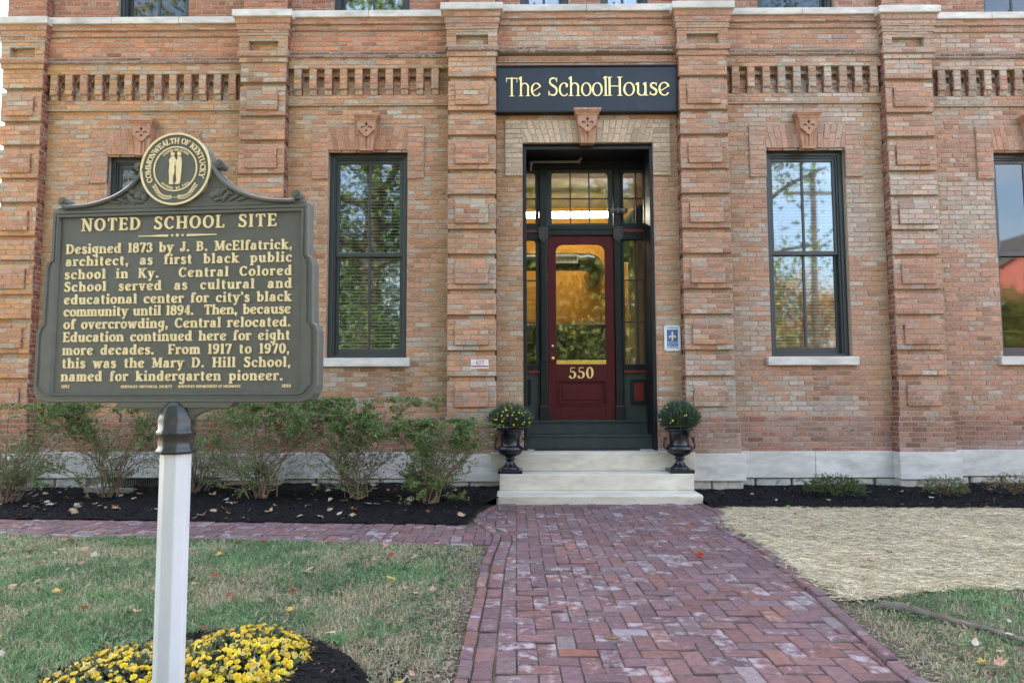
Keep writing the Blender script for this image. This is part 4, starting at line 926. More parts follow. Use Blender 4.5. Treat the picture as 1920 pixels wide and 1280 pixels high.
mb = MB(); mb.lathe([(0.0575, -0.3), (0.0575, 1.07)], c=(PX, 0.03, 0), seg=8, rot=rot8)
post = mb.build("post", M['post'], marker, fix=True)
bv = post.modifiers.new("b", 'BEVEL'); bv.width = 0.004; bv.segments = 2

# ------------------------------------------------------------------ signs on the school
sg_ = thing("shop_sign", "long navy blue board with carved gold letters above the entrance", "sign", (0.967, 0.0, 5.355))
mb = MB(); mb.box(-1.214, 1.214, -0.10, -0.085, -0.316, 0.318); mb.build("board", M['navy'], sg_)
mb = MB(); e = 0.02
mb.bbox(-1.219, 1.219, -0.118, -0.012, 0.305, 0.328, .004); mb.bbox(-1.219, 1.219, -0.118, -0.012, -0.326, -0.303, .004)
mb.bbox(-1.219, -1.199, -0.1175, -0.012, -0.303, 0.305, .004); mb.bbox(1.199, 1.219, -0.1175, -0.012, -0.303, 0.305, .004)
mb.build("frame", M['black'], sg_)
mb = MB(); fsn = lambda u, v, d: (u, -0.1 - d, v)
text_mesh(mb, "The School", fsn, 0.262, -1.10, 0.288, -0.100, T=1.12, t=.45, sr=.36, depth=0.008, tight=0.1, wordw=1.0)
text_mesh(mb, "House", fsn, 0.262, 0.262, 1.105, -0.100, T=1.12, t=.45, sr=.36, depth=0.0095, tight=0.1)
mb.build("lettering", M['gold'], sg_, fix=True)
fh = lambda u, v, d: (u, YS + 0.004 - d, v)
mb = MB(); text_mesh(mb, "550", fh, 0.158, 0.745, 1.090, 1.492, T=2.0, t=.65, sr=.5, depth=0.004); mb.build("house_number", M['gold'], door, fix=True)

pq = thing("landmark_plaque", "small white and blue enamel plaque with a fleur-de-lis on the brick beside the entrance", "plaque", (2.063, -0.012, 2.0035))
mb = MB(); mb.bbox(-.107, .107, -.012, .004, -.170, .170, .002); mb.build("plate", M['plaque'], pq)
fp = lambda u, v, d: (u, -.012 - d, v)
mb = MB(); mb.poly([(-.072, -.106), (.072, -.106), (.072, .112), (-.072, .112)], 0, .0015, fp)
text_mesh(mb, "LOUISVILLE", fp, .019, -.073, .073, .128, T=2, t=1.3, serif=False, depth=.0015); text_mesh(mb, "LANDMARK", fp, .019, -.073, .073, -.133, T=2, t=1.3, serif=False, depth=.0015)
text_mesh(mb, "1973"if False else "", fp, .008, 0, .01, -.15) if False else None
mb.build("blue_field", M['plaque_blue'], pq, fix=True)
mb = MB(); fq = lambda u, v, d: (u, -.0136 - d, v)
mb.poly([(0, .096), (.012, .072), (.013, .045), (.008, .014), (-.008, .014), (-.013, .045), (-.012, .072)], 0, .001, fq)
for s in (-1, 1): mb.poly([(s * u, v) for u, v in [(.008, .018), (.016, .033), (.032, .036), (.046, .026), (.048, .004), (.038, -.004), (.036, .012), (.026, .016), (.014, .008)]], 0, .001, fq)
mb.poly([(-.014, .010), (.014, .010), (.014, .002), (-.014, .002)], 0, .0012, fq); mb.poly([(-.007, .002), (.007, .002), (.014, -.026), (-.014, -.026)], 0, .001, fq)
mb.build("fleur_de_lis", M['plaque_yellow'], pq, fix=True)
mb = MB()
for v in (-.047, -.066, -.085): mb.tube([fq(u, v + .006 * math.cos(u * 90), 0) for u in np.linspace(-.070, .070, 21)], .0032, 4)
mb.build("wave_lines", M['plaque'], pq)
mb = MB()
for u in (-.094, .094):
    for v in (-.156, .156): mb.poly([(u + .006 * math.cos(q), v + .006 * math.sin(q)) for q in np.linspace(0, 6.283, 10, endpoint=False)], 0, .004, fp)
mb.build("screws", M['frame'], pq, fix=True)

ad = thing("security_sign", "small faded white and red metal sign screwed to the brick pilaster", "sign", (-0.468, -0.180, 1.663))
mb = MB(); mb.bbox(-.114, .114, -.006, .003, -.058, .058, .001); mb.build("plate", M['plaque'], ad)
mb = MB(); fa = lambda u, v, d: (u, -.006 - d, v)
text_mesh(mb, "ADT", fa, .062, -.056, .062, -.014, T=1.5, t=1.0, depth=.001, serif=False)
mb.poly([(-.108, -.038), (.108, -.038), (.108, -.020), (-.108, -.020)], 0, .0012, fa)
mb.poly([(-.105, .010), (-.062, .010), (-.062, .013), (-.105, .013)], 0, .0008, fa); mb.poly([(.07, .010), (.105, .010), (.105, .013), (.07, .013)], 0, .0008, fa)
mb.build("print", M['label_red'], ad, fix=True)

# ------------------------------------------------------------------ porch and hall fittings
dm = MB(); dm.bbox(0.24, 1.62, 0.0, 0.205, 0.538, 0.553, 0.004); tag(dm.build("doormat", M['rubber'], None), "thin black rubber doormat lying in the porch before the red door", "doormat")
mb = MB(); mb.tube([(0.222, 0.47, 4.44), (0.222, 0.47, 4.52), (0.225, 0.47, 4.548), (0.255, 0.47, 4.552), (0.885, 0.47, 4.553), (0.91, 0.47, 4.555), (0.918, 0.47, 4.58), (0.945, 0.44, 4.645)], 0.018, 8)
for p in ((0.222, 0.47, 4.535), (0.90, 0.47, 4.556)): mb.lathe([(0, -.026), (.026, -.024), (.028, 0), (.026, .024), (0, .026)], c=p, seg=12)
tag(mb.build("pipe", M['pipe'], None, smooth=True), "thin grey pipe with two elbows under the dark porch ceiling", "pipe")
fl = thing("floodlight", "small grey twin-headed floodlight on the dark column right of the transom", "light", (1.455, YS - 0.06, 3.86))
mb = MB(); mb.lathe([(0, 0), (.04, .0), (.045, .02), (.03, .035), (0, .04)], seg=14); o = mb.build("base", M['pipe'], fl, smooth=True); o.rotation_euler = (R(90), 0, 0)
for s in (-1, 1):
    mb = MB(); mb.lathe([(0, 0), (.022, .002), (.026, .03), (.040, .085), (.038, .09), (0, .08)], seg=14); o = mb.build("lamp_head", M['pipe'], fl, smooth=True); o.location = (s * .03, -.05, .0); o.rotation_euler = (R(105), 0, R(s * 58))

ld = thing("ceiling_light", "long lit fluorescent fitting hanging in the hall behind the transom", "light", (1.0, 3.0, 4.45))
mb = MB(); mb.bbox(-.85, .85, -.05, .05, -.045, .045, .01); mb.build("diffuser", M['lamp'], ld)
mb = MB(); mb.bbox(-.87, .87, -.06, .06, .045, .075, .004); mb.box(-.6, -.58, -.01, .01, .075, .45); mb.box(.58, .6, -.01, .01, .075, .45); mb.build("housing", M['white'], ld)
du = thing("air_duct", "fat black round air duct with an elbow on the ochre hall wall", "duct", (0, 0, 0))
pth = [(-.5, 3.3, 3.66), (.2, 3.3, 3.66), (1.0, 3.3, 3.66), (1.2, 3.28, 3.65), (1.36, 3.2, 3.62), (1.45, 3.35, 3.55), (1.5, 3.7, 3.5), (1.5, 4.15, 3.5)]
mb = MB(); mb.tube(cr(pth, 4), .165, 18); mb.tube([(1.75, 2.2, 3.45), (1.78, 2.15, 3.75), (1.9, 2.1, 4.0), (2.1, 2.05, 4.2), (2.45, 2.05, 4.3)], .18, 18); mb.build("duct_pipe", M['duct'], du, smooth=True)
mb = MB(); mb.bbox(.62, 1.12, 3.10, 3.13, 3.60, 3.62, .003); mb.bbox(.62, 1.12, 3.10, 3.13, 3.74, 3.76, .003); mb.bbox(1.10, 1.12, 3.1, 3.13, 3.62, 3.74, .003)
for i in range(20): mb.box(.63 + i * .024, .635 + i * .024, 3.11, 3.12, 3.62, 3.74)
for i in range(5): mb.box(.62, 1.1, 3.112, 3.122, 3.64 + i * .02, 3.644 + i * .02)
mb.build("vent_grille", M['white'], du)

# ------------------------------------------------------------------ urns with round chrysanthemums
def make_urn(label, x, yy):
    t = thing("garden_urn", label, "urn", (x, yy, 0.302), 0, "urns flanking the entrance steps")
    mb = MB(); mb.bbox(-.15, .15, -.15, .15, 0, .045, .008); mb.build("plinth", M['iron'], t)
    pf = [(.115, .045), (.118, .055), (.10, .07), (.075, .095), (.052, .125), (.044, .15), (.050, .158), (.066, .163), (.068, .175), (.052, .182), (.050, .195), (.075, .205), (.115, .225), (.148, .258), (.160, .29), (.155, .315), (.140, .328), (.122, .338), (.117, .36), (.119, .42), (.126, .47), (.142, .505), (.172, .525), (.182, .535), (.180, .545), (.165, .545), (.135, .50), (.0, .49)]
    rf = lambda i, a: 1 + (.045 * abs(math.sin(a * 14)) - .01 if 11 <= i <= 14 else 0)
    mb = MB(); mb.lathe(pf, seg=112, rfun=rf); mb.build("bowl", M['iron'], t, smooth=True)
    for s in (-1, 1):
        mb = MB(); mb.tube(cr([(s * .150, 0, .285), (s * .185, 0, .300), (s * .192, 0, .34), (s * .178, 0, .39), (s * .183, 0, .42), (s * .165, 0, .425), (s * .160, 0, .405)], 4), .011, 8); mb.build("handle", M['iron'], t, smooth=True)
def make_mound(label, x, yy, rx, rz, nfl):
    t = thing("potted_chrysanthemum", label, "plant", (x, yy, 0.85), 0, "round plants in the urns")
    mb = MB(); n = 5200
    th = RNG.random(n) * 2 * math.pi; ph = np.arccos(1 - RNG.random(n) * 1.0); rr = 0.45 + 0.55 * RNG.random(n) ** 0.4
    dirs = np.stack([np.sin(ph) * np.cos(th), np.sin(ph) * np.sin(th), np.cos(ph)], 1)
    lump = 1 + 0.12 * (fbm(th * 2, ph * 3, 31) - .5)
    base = dirs * rr[:, None] * lump[:, None] * np.array([rx, rx, rz]) * np.stack([.72 + .28 * sstep(0, .5, dirs[:, 2])] * 2 + [np.ones(n)], 1) + np.array([0, 0, .012])
    dv = dirs + RNG.normal(0, .35, (n, 3)) + np.array([0, 0, .35]); dv /= np.linalg.norm(dv, axis=1)[:, None]
    L_ = (0.035 + 0.04 * RNG.random(n))[:, None]; sd = np.cross(dv, RNG.normal(0, 1, (n, 3))); sd /= np.linalg.norm(sd, axis=1)[:, None]
    w = .0042
    P = np.stack([base - sd * w, base + sd * w, base + dv * L_ * .6 + sd * w * .9, base + dv * L_, base + dv * L_ * .6 - sd * w * .9], 1)
    c = np.array([0.085, 0.128, 0.082]) * (0.5 + 0.95 * RNG.random(n))[:, None]; c[RNG.random(n) < .2] *= np.array([1.5, 1.45, 1.2])
    mb.add(P.reshape(-1, 3), np.arange(n * 5).reshape(n, 5), np.repeat(c, 5, 0)); mb.build("foliage", M['leafy'], t)
    mb = MB()
    for k in range(nfl):
        a = random.uniform(-math.pi, 0.3); p = math.acos(1 - random.random() * .85); dv = np.array([math.sin(p) * math.cos(a), math.sin(p) * math.sin(a), math.cos(p)])
        flower(mb, dv * np.array([rx, rx, rz]) * 1.07 + np.array([0, 0, .01]), dv, random.uniform(.009, .017), random.choice([(.75, .55, .02), (.8, .65, .06), (.6, .45, .02)]))
    mb.build("blossoms", M['petal'], t)
def flower(mb, c, nrm, r, col, np_=9):
    nrm = np.asarray(nrm, float) + RNG.normal(0, .18, 3); nrm /= np.linalg.norm(nrm); a = np.cross(nrm, [.3, .5, .8]); a /= np.linalg.norm(a); b = np.cross(nrm, a)
    V = []; F = []; C = []; col = np.array(col)
    for ring_, (r0, r1, h0, h1, s) in enumerate(((.15, 1.0, .22, .05, 0), (.1, .72, .34, .30, .35), (.05, .42, .44, .52, .7))):
        for k in range(np_):
            t = (k + s) * 2 * math.pi / np_; d = math.pi / np_ * .95; k0 = len(V); j = random.uniform(.9, 1.08)
            for (rr, tt, h) in ((r0, t, h0), (r1 * .75 * j, t - d, h1), (r1 * j, t, h1 * .9), (r1 * .75 * j, t + d, h1)):
                V.append(c + r * (rr * math.cos(tt) * a + rr * math.sin(tt) * b + h * nrm)); C.append(col * random.uniform(.8, 1.1) * (1, .92, .85)[ring_])
            F.append([k0, k0 + 1, k0 + 2, k0 + 3])
    mb.add(V, np.array(F), np.array(C))
make_urn("black iron urn on the step at the left, holding the more flowered plant", -0.075, -0.40)
make_urn("black iron urn on the step at the right, below the landmark plaque", 2.035, -0.40)
make_mound("round green chrysanthemum dotted with many yellow flowers, in the left urn", -0.075, -0.40, .285, .27, 46)
make_mound("denser round green chrysanthemum with only a few yellow flowers, in the right urn", 2.035, -0.40, .265, .30, 9)
# ------------------------------------------------------------------ ground, brick walks
def xl(y): return np.interp(y, [-12, -5.83, -3.6, -2.75, -2.45, -1.95, -1.15, -0.9], [-.27, -.28, -.255, -.20, -.27, -.45, -.30, -.23])
def xr(y): return np.interp(y, [-12, -5.84, -4.68, -3.25, -2.61, -2.36, -2.05, -1.56, -1.2, -0.9], [1.62, 1.81, 1.94, 2.06, 1.99, 1.98, 2.12, 2.21, 2.19, 2.16])
def ytop(x): return -1.79 - 0.079 * (np.asarray(x) + 5.39)     # far edge of the side walk
def ybot(x): return -2.62 - 0.1096 * (np.asarray(x) + 4.76)    # near edge of the side walk
def bed_in(x, y): return ((x + 1.37) / .74) ** 2 + ((y + 6.12) / .77) ** 2      # mulch ring round the marker, < 1 inside
def bed_h(x, y, side):
    """height of the mulch beds by the wall"""
    yf = ytop(x) if side < 0 else -1.30 - 0.04 * (np.asarray(x) - 2.2)
    t = np.clip((np.asarray(y) - yf) / (0.15 - yf), 0, 1)
    return -0.005 + ((0.105 - .07 * sstep(-4.55, -4.85, x)) if side < 0 else .065) * t ** .8 + 0.05 * sstep(0, .12, t) * fbm(np.asarray(x) * 3.1, np.asarray(y) * 3.1, 41) * (1 - .5 * t)

def grid(x0, x1, y0, y1, nx, ny, hf):
    X, Y_ = np.meshgrid(np.linspace(x0, x1, nx), np.linspace(y0, y1, ny)); Zz = hf(X, Y_)
    I = np.arange(nx * ny).reshape(ny, nx); F = np.stack([I[:-1, :-1], I[:-1, 1:], I[1:, 1:], I[1:, :-1]], -1).reshape(-1, 4)
    return np.stack([X, Y_, Zz], -1).reshape(-1, 3), F
mb = MB(); mb.box(-400, 400, -400, 400, -1.0, -0.03); setting(mb.build("ground", M['soil'], None))
mb = MB(); mb.add(*grid(-9, 10, -11, 0.3, 2, 2, lambda x, y: 0 * x - 0.012)); setting(mb.build("lawn", M['soil'], None))
mb = MB(); mb.box(-60, 60, -13.2, -11.4, -0.03, 0.0); setting(mb.build("pavement", M['concrete'], None))
mb = MB(); mb.box(-90, 90, -23.5, -16.0, -0.14, -0.022); setting(mb.build("road", M['asphalt'], None))

PAV = [(.172, .100, .102), (.180, .098, .093), (.155, .092, .099), (.198, .102, .088), (.170, .115, .115), (.21, .112, .095), (.27, .225, .23), (.21, .160, .16), (.235, .105, .075), (.13, .084, .087)]
PW = np.array([.265, .205, .205, .115, .115, .02, .008, .040, .007, .02])
def paver_cols(n):
    c = np.array(PAV)[RNG.choice(len(PAV), n, p=PW)]; return c * (.86 + .28 * RNG.random(n))[:, None]
def pave(mb, quads, zt_=0.0, th=0.05, g=0.004):
    """each quad (4 x,y corners) becomes a worn brick with rounded top edges"""
    Q = np.array(quads); n = len(Q); cen = Q.mean(1, keepdims=True)
    def shrink(q, d):
        v = q - cen; l = np.linalg.norm(v, axis=2, keepdims=True) + 1e-6; return cen + v * np.maximum(1 - d * 1.414 / l, .2)
    z = zt_ + RNG.normal(0, .0032, n); tl = RNG.normal(0, .0022, (n, 4))
    A = shrink(Q, g); B = shrink(Q, g + .005)
    P = np.concatenate([np.concatenate([A, np.full((n, 4, 1), zt_ - th)], 2), np.concatenate([A, (z[:, None] + tl - .006)[..., None]], 2), np.concatenate([B, (z[:, None] + tl)[..., None]], 2)], 1)
    f = np.array([[8, 9, 10, 11]] + [[i, (i + 1) % 4, 4 + (i + 1) % 4, 4 + i] for i in range(4)] + [[4 + i, 4 + (i + 1) % 4, 8 + (i + 1) % 4, 8 + i] for i in range(4)])
    c = np.repeat(np.concatenate([paver_cols(n), RNG.random((n, 1))], 1), 12, 0)
    c.reshape(n, 12, 4)[:, 4:8, :3] = c.reshape(n, 12, 4)[:, 4:8, :3] * .55 + .45 * np.array([.27, .23, .22]) * (.3 + RNG.random(n)[:, None, None])
    mb.add(P.reshape(-1, 3), (f[None] + (np.arange(n) * 12)[:, None, None]).reshape(-1, 4), c)
def herring(x0, x1, y0, y1, clip, s=0.1025, ox=0.0, oy=0.0):
    out = []
    for cx in range(int((x0 - ox) / s) - 2, int((x1 - ox) / s) + 3):
        for cy in range(int((y0 - oy) / s) - 2, int((y1 - oy) / s) + 3):
            mm = (cx - cy) % 4
            if mm == 0: q = [(cx, cy), (cx + 2, cy), (cx + 2, cy + 1), (cx, cy + 1)]
            elif mm == 3: q = [(cx, cy), (cx + 1, cy), (cx + 1, cy + 2), (cx, cy + 2)]
            else: continue
            q = clip([(ox + a * s + random.gauss(0, .0012), oy + b * s + random.gauss(0, .0012)) for a, b in q])
            if q: out.append(q)
    return out
def clip_main(q):
    c = []
    for x, y in q:
        y = min(max(y, -9.6), -0.93); lo, hi = float(xl(y)) + .068, float(xr(y)) - .068
        if y > -1.9 : lo -= .06; hi -= 0
        lo += .105 if y < -2.45 else 0.0
        c.append((min(max(x, lo), hi), y))
    a = abs(sum(c[i][0] * c[(i + 1) % 4][1] - c[(i + 1) % 4][0] * c[i][1] for i in range(4))) / 2
    return c if a > .0028 else None
def clip_side(q):
    c = []
    for x, y in q:
        hi = float(xl(y)) - .005; x = min(max(x, -8.5), hi); c.append((x, min(max(y, float(ybot(x)) + .07), float(ytop(x)) - .012)))
    a = abs(sum(c[i][0] * c[(i + 1) % 4][1] - c[(i + 1) % 4][0] * c[i][1] for i in range(4))) / 2
    return c if a > .0028 else None
mb = MB(); mb.add([(-.3, -11.4, -.02), (1.65, -11.4, -.02), (1.98, -5, -.02), (2.15, -1.9, -.02), (2.16, -.9, -.02), (-.3, -.9, -.02), (-.5, -1.9, -.02), (-.25, -2.6, -.02)], [np.arange(8)[None]], (.055, .045, .042))
pave(mb, herring(-.6, 2.3, -9.6, -.95, clip_main))
y = -9.5; qs = []
while y < -2.5:                                   # stretcher row inside the left kerb
    l = .205; y2 = min(y + l, -2.45); qs.append([(float(xl(y)) + .068, y), (float(xl(y)) + .168, y), (float(xl(y2)) + .168, y2), (float(xl(y2)) + .068, y2)]); y = y2 + .001
pave(mb, qs)
setting(mb.build("path", M['paver'], None))
mb = MB()                                         # kerb of bricks set on edge
for f, sg, y1 in ((xl, 1, -1.2), (xr, -1, -1.15)):
    y = -9.5; qs = []
    while y < y1:
        dx = (float(f(y + .1)) - float(f(y))) / .1; l = .205 / math.hypot(1, dx); y2 = y + l; o = random.gauss(0, .004)
        p = [(float(f(y)) + o, y), (float(f(y)) + sg * .064 + o, y), (float(f(y2)) + sg * .064 + o, y2), (float(f(y2)) + o, y2)]; qs.append(p if sg > 0 else p[::-1]); y = y2
    pave(mb, qs, .016)
setting(mb.build("kerb", M['paver'], None))
mb = MB(); mb.add([(-8.6, float(ytop(-8.6)), -.016), (-.2, float(ytop(-.2)), -.016), (-.2, float(ybot(-.2)), -.016), (-8.6, float(ybot(-8.6)), -.016)], [np.arange(4)[::-1][None]], (.06, .05, .045))
pave(mb, herring(-8.6, 0, -3.4, -1.4, clip_side, ox=.03, oy=.04))
x = -8.4; qs = []
while x < -.42: qs.append([(x, float(ybot(x))), (x + .205, float(ybot(x + .205))), (x + .205, float(ybot(x + .205)) + .066), (x, float(ybot(x)) + .066)]); x += .206
pave(mb, qs, .006)
setting(mb.build("footpath", M['paver'], None))

# mulch beds: a lumpy surface strewn with shredded bark
def chips(mb, xs, ys, zs, lmin=.015, lmax=.06):
    n = len(xs); a = RNG.random(n) * math.pi; l = lmin + (lmax - lmin) * RNG.random(n) ** 2; w = .003 + .006 * RNG.random(n); tz = RNG.normal(0, .35, n)
    d = np.stack([np.cos(a) * np.cos(tz), np.sin(a) * np.cos(tz), np.sin(tz)], 1) * l[:, None] / 2; s = np.stack([-np.sin(a), np.cos(a), RNG.normal(0, .4, n)], 1) * w[:, None] / 2
    c0 = np.stack([xs, ys, zs + .006], 1); P = np.stack([c0 - d - s, c0 + d - s, c0 + d * .8 + s + [0, 0, .002], c0 - d * .9 + s], 1)
    c = np.array([.012, .0105, .0105]) * (.5 + 1.3 * RNG.random(n))[:, None]; k = RNG.random(n) < .045; c[k] = np.array([.12, .085, .06]) * (.6 + .8 * RNG.random(k.sum()))[:, None]
    mb.add(P.reshape(-1, 3), np.arange(n * 4).reshape(n, 4), np.repeat(c, 4, 0), 1)
def edge_l(x): return np.where(x > -.46, np.interp(x, [-.46, -.40, -.22], [-1.95, -1.5, -1.0]), ytop(x))
MU_ = [M['mulch'], M['chip']]
mb = MB(); V, F = grid(0, 1, 0, 1, 190, 50, lambda x, y: 0 * x)
X = -8.2 + V[:, 0] * 8.0; yf = edge_l(X) + .01; Yy = yf + V[:, 1] * (.28 - yf); mb.add(np.stack([X, Yy, bed_h(X, Yy, -1) + .018 * vnoise(X * 16, Yy * 16, 3)], 1), F)
n = 15000; xs = -8 + 7.75 * RNG.random(n); ys = edge_l(xs) + (.2 - edge_l(xs)) * RNG.random(n); chips(mb, xs, ys, bed_h(xs, ys, -1) + .010)
setting(mb.build("mulch", MU_, None, smooth=True), 'stuff')
def edge_r(x): return -1.26 - .05 * (x - 2.2) + .03 * np.sin(x * 3.1)
mb = MB(); X = 2.17 + V[:, 0] * 6.5; yf = edge_r(X) - .05; Yy = yf + V[:, 1] * (.28 - yf); mb.add(np.stack([X, Yy, bed_h(X, Yy, 1) + .018 * vnoise(X * 16, Yy * 16, 4)], 1), F)
n = 11000; xs = 2.2 + 6 * RNG.random(n); ys = edge_r(xs) + (.2 - edge_r(xs)) * RNG.random(n); chips(mb, xs, ys, bed_h(xs, ys, 1) + .010)
setting(mb.build("mulch", MU_, None, smooth=True), 'stuff')
def ring_h(x, y): r = bed_in(x, y) * (1 + .25 * (fbm(np.asarray(x) * 4, np.asarray(y) * 4, 8) - .5)); return -.025 + .05 * sstep(1.08, .98, r) + .10 * sstep(1.0, .5, r) + .02 * vnoise(np.asarray(x) * 14, np.asarray(y) * 14, 6)
mb = MB(); mb.add(*grid(-2.4, -.4, -7.1, -5.15, 90, 90, ring_h)); n = 7000; xs = -2.3 + 1.9 * RNG.random(n); ys = -7 + 1.85 * RNG.random(n); k = bed_in(xs, ys) < .97
chips(mb, xs[k], ys[k], ring_h(xs[k], ys[k])); setting(mb.build("mulch", MU_, None, smooth=True), 'stuff')

# grass
def blades(mb, xs, ys, hmul=1.0, dry=0.0, zb=-.012):
    n = len(xs); g = fbm(xs * 1.5, ys * 1.5, 51); g2 = fbm(xs * 5, ys * 5, 61)
    tan = sstep(.42, .60, g * .6 + g2 * .4 + dry); h = (.022 + .040 * RNG.random(n)) * (.65 + .8 * g2) * hmul * (1 - .3 * tan)
    a = RNG.random(n) * 2 * math.pi; lean = .25 + .9 * RNG.random(n); dx, dy = np.cos(a) * h * lean, np.sin(a) * h * lean
    b = RNG.random(n) * 2 * math.pi; w = .0013 + .0014 * RNG.random(n); sx, sy = np.cos(b) * w, np.sin(b) * w; z = np.full(n, zb)
    P = np.stack([np.stack([xs - sx, ys - sy, z], 1), np.stack([xs + sx, ys + sy, z], 1), np.stack([xs + dx * .4 + sx * .8, ys + dy * .4 + sy * .8, z + h * .65], 1),
                  np.stack([xs + dx, ys + dy, z + h * (1 - .25 * lean)], 1), np.stack([xs + dx * .4 - sx * .8, ys + dy * .4 - sy * .8, z + h * .65], 1)], 1)
    gr = np.array([.205, .325, .145]) * (.5 + .9 * RNG.random(n))[:, None] * (.68 + .75 * fbm(xs * 2.4 + 9, ys * 2.4, 55))[:, None]; gr[:, 2] += .018 * RNG.random(n)
    br = np.array([.56, .48, .33]) * (.65 + .6 * RNG.random(n))[:, None]
    k = (RNG.random(n) < tan * .68 + .07)[:, None]; c = np.where(k, br, gr)
    mb.add(P.reshape(-1, 3), np.arange(n * 5).reshape(n, 5), np.repeat(c, 5, 0))
def litter(mb, xs, ys):
    """dry clippings, grit and crumbs along the walks"""
    n = len(xs); a = RNG.random(n) * 6.283; l = .004 + .03 * RNG.random(n) ** 3; w = .0012 + .003 * RNG.random(n); l = np.maximum(l, w * 1.4)
    d = np.stack([np.cos(a), np.sin(a), RNG.normal(0, .15, n)], 1) * l[:, None]; s = np.stack([-np.sin(a), np.cos(a), RNG.normal(0, .4, n)], 1) * w[:, None]; c0 = np.stack([xs, ys, -.008 + .008 * RNG.random(n)], 1)
    c = np.array(((.34, .27, .17), (.24, .20, .15), (.40, .37, .32), (.13, .105, .07), (.16, .20, .09)))[RNG.choice(5, n, p=[.3, .25, .17, .18, .10])] * (.7 + .5 * RNG.random(n))[:, None]
    mb.add(np.stack([c0 - d - s, c0 + d - s * .7, c0 + d * .9 + s, c0 - d + s * .8], 1).reshape(-1, 3), np.arange(n * 4).reshape(n, 4), np.repeat(c, 4, 0))
def clover(mb, xs, ys):
  for x_, y_ in zip(xs, ys):
    r = random.uniform(.006, .017); a0 = random.random() * 6; z = random.uniform(0, .025); t = random.uniform(-.4, .4); cl = np.array(random.choice([(.06, .12, .05), (.08, .15, .07), (.05, .10, .05)])) * random.uniform(.7, 1.2)
    mb.add([(x_ + r * math.cos(a0 + q) * (1 + .5 * (i % 2)), y_ + r * math.sin(a0 + q), z + r * t * math.cos(q)) for i, q in enumerate(np.linspace(0, 2 * math.pi, 6, endpoint=False))], np.arange(6)[None], cl)
def scatter(n, x0, x1, y0, y1): return x0 + (x1 - x0) * RNG.random(n), y0 + (y1 - y0) * RNG.random(n)
mb = MB(); xs, ys = scatter(230000, -7.2, -.28, -7.2, -2.4)
k = (ys < ybot(xs) - .015 + .03 * vnoise(xs * 9, xs * 3, 2)) & (bed_in(xs, ys) > 1.0 + .15 * vnoise(xs * 7, ys * 7, 2)) & (xs > -(9.2 + ys) * .78 - .9) & (xs < xl(ys) - .02 - .22 * fbm(xs * 3, ys * 4, 77) * (RNG.random(len(xs)) ** .5))
bare = sstep(.55, .72, fbm(xs * 2.2 + 5, ys * 2.2, 71)) * .35 + .45 * sstep(-.75, -.4, xs); k &= RNG.random(len(xs)) > bare
blades(mb, xs[k], ys[k], 1.0, 0.0 + .10 * sstep(-1.3, -.4, xs[k]))
n = 9000; ys = -7 + 4.1 * RNG.random(n); xs = xl(ys) - .02 - .42 * RNG.random(n) ** 1.6; k = ys < ybot(xs) - .01; litter(mb, xs[k], ys[k])
xs, ys = scatter(2600, -1.9, -.4, -6.2, -3.2); k = (vnoise(xs * 3, ys * 3, 5) > .52) & (bed_in(xs, ys) > 1.15) & (ys < ybot(xs) - .1); clover(mb, xs[k], ys[k])
setting(mb.build("grass", M['grass'], None), 'stuff')
def straw_edge(x): return np.interp(x, [1.9, 2.2, 2.7, 3.3, 5, 8], [-4.66, -4.58, -4.45, -4.38, -4.32, -4.2]) + .03 * np.sin(np.asarray(x) * 5)
mb = MB(); xs, ys = scatter(90000, 1.6, 6.2, -7.2, -4.2)
k = (ys < straw_edge(xs)) & (xs > xr(ys) + .02 + .25 * fbm(xs * 3, ys * 4, 78) * RNG.random(len(xs)) ** .5) & (xs < (9.2 + ys) * .78 + .9); k &= RNG.random(len(xs)) > .25 + .3 * sstep(.5, .7, fbm(xs * 2.2, ys * 2.2, 72))
blades(mb, xs[k], ys[k], .95, -.02 + .12 * sstep(.5, .1, xs[k] - xr(ys[k])))
n = 7000; ys = -7 + 5.4 * RNG.random(n); xs = xr(ys) + .02 + .40 * RNG.random(n) ** 1.6; litter(mb, xs, ys)
n = 1500; xs, ys = scatter(n, 2.1, 4.6, -6.3, -4.6); k = xs > xr(ys) + .3; xs, ys = xs[k], ys[k]          # low clover leaves in the thin turf
clover(mb, xs, ys)
setting(mb.build("grass", M['grass'], None), 'stuff')

# straw erosion blanket on the right
mb = MB(); V, F = grid(0, 1, 0, 1, 130, 70, lambda x, y: 0 * x)
yy = -1.13 - .03 * 0 ; X0 = np.interp(V[:, 1], [0, .35, .7, .92, 1], [2.06, 2.12, 2.10, 2.30, 2.44]); X = X0 + V[:, 0] * (8.4 - X0); y0_ = straw_edge(X); Yy = y0_ + V[:, 1] * (edge_r(X) + .06 - y0_)
def st_h(x, y): return .002 + .012 * fbm(np.asarray(x) * 3.5, np.asarray(y) * 3.5, 81)
mb.add(np.stack([X, Yy, st_h(X, Yy) * np.minimum(1, 60 * np.minimum.reduce([V[:, 0] + .01, V[:, 1] + .01, 1.01 - V[:, 1]]))], 1), F, mi=1)
n = 70000; u = RNG.random(n); v = RNG.random(n); x0_ = np.interp(v, [0, .35, .7, .92, 1], [2.06, 2.12, 2.10, 2.30, 2.44]) - .03; xs = x0_ + u ** 1.15 * (6.4 - x0_); e0 = straw_edge(xs); ys = e0 + v * (edge_r(xs) + .06 - e0)
a = RNG.normal(0, .95, n); l = .03 + .12 * RNG.random(n) ** 1.5; w = .0007 + .0010 * RNG.random(n); tz = RNG.normal(0, .10, n)
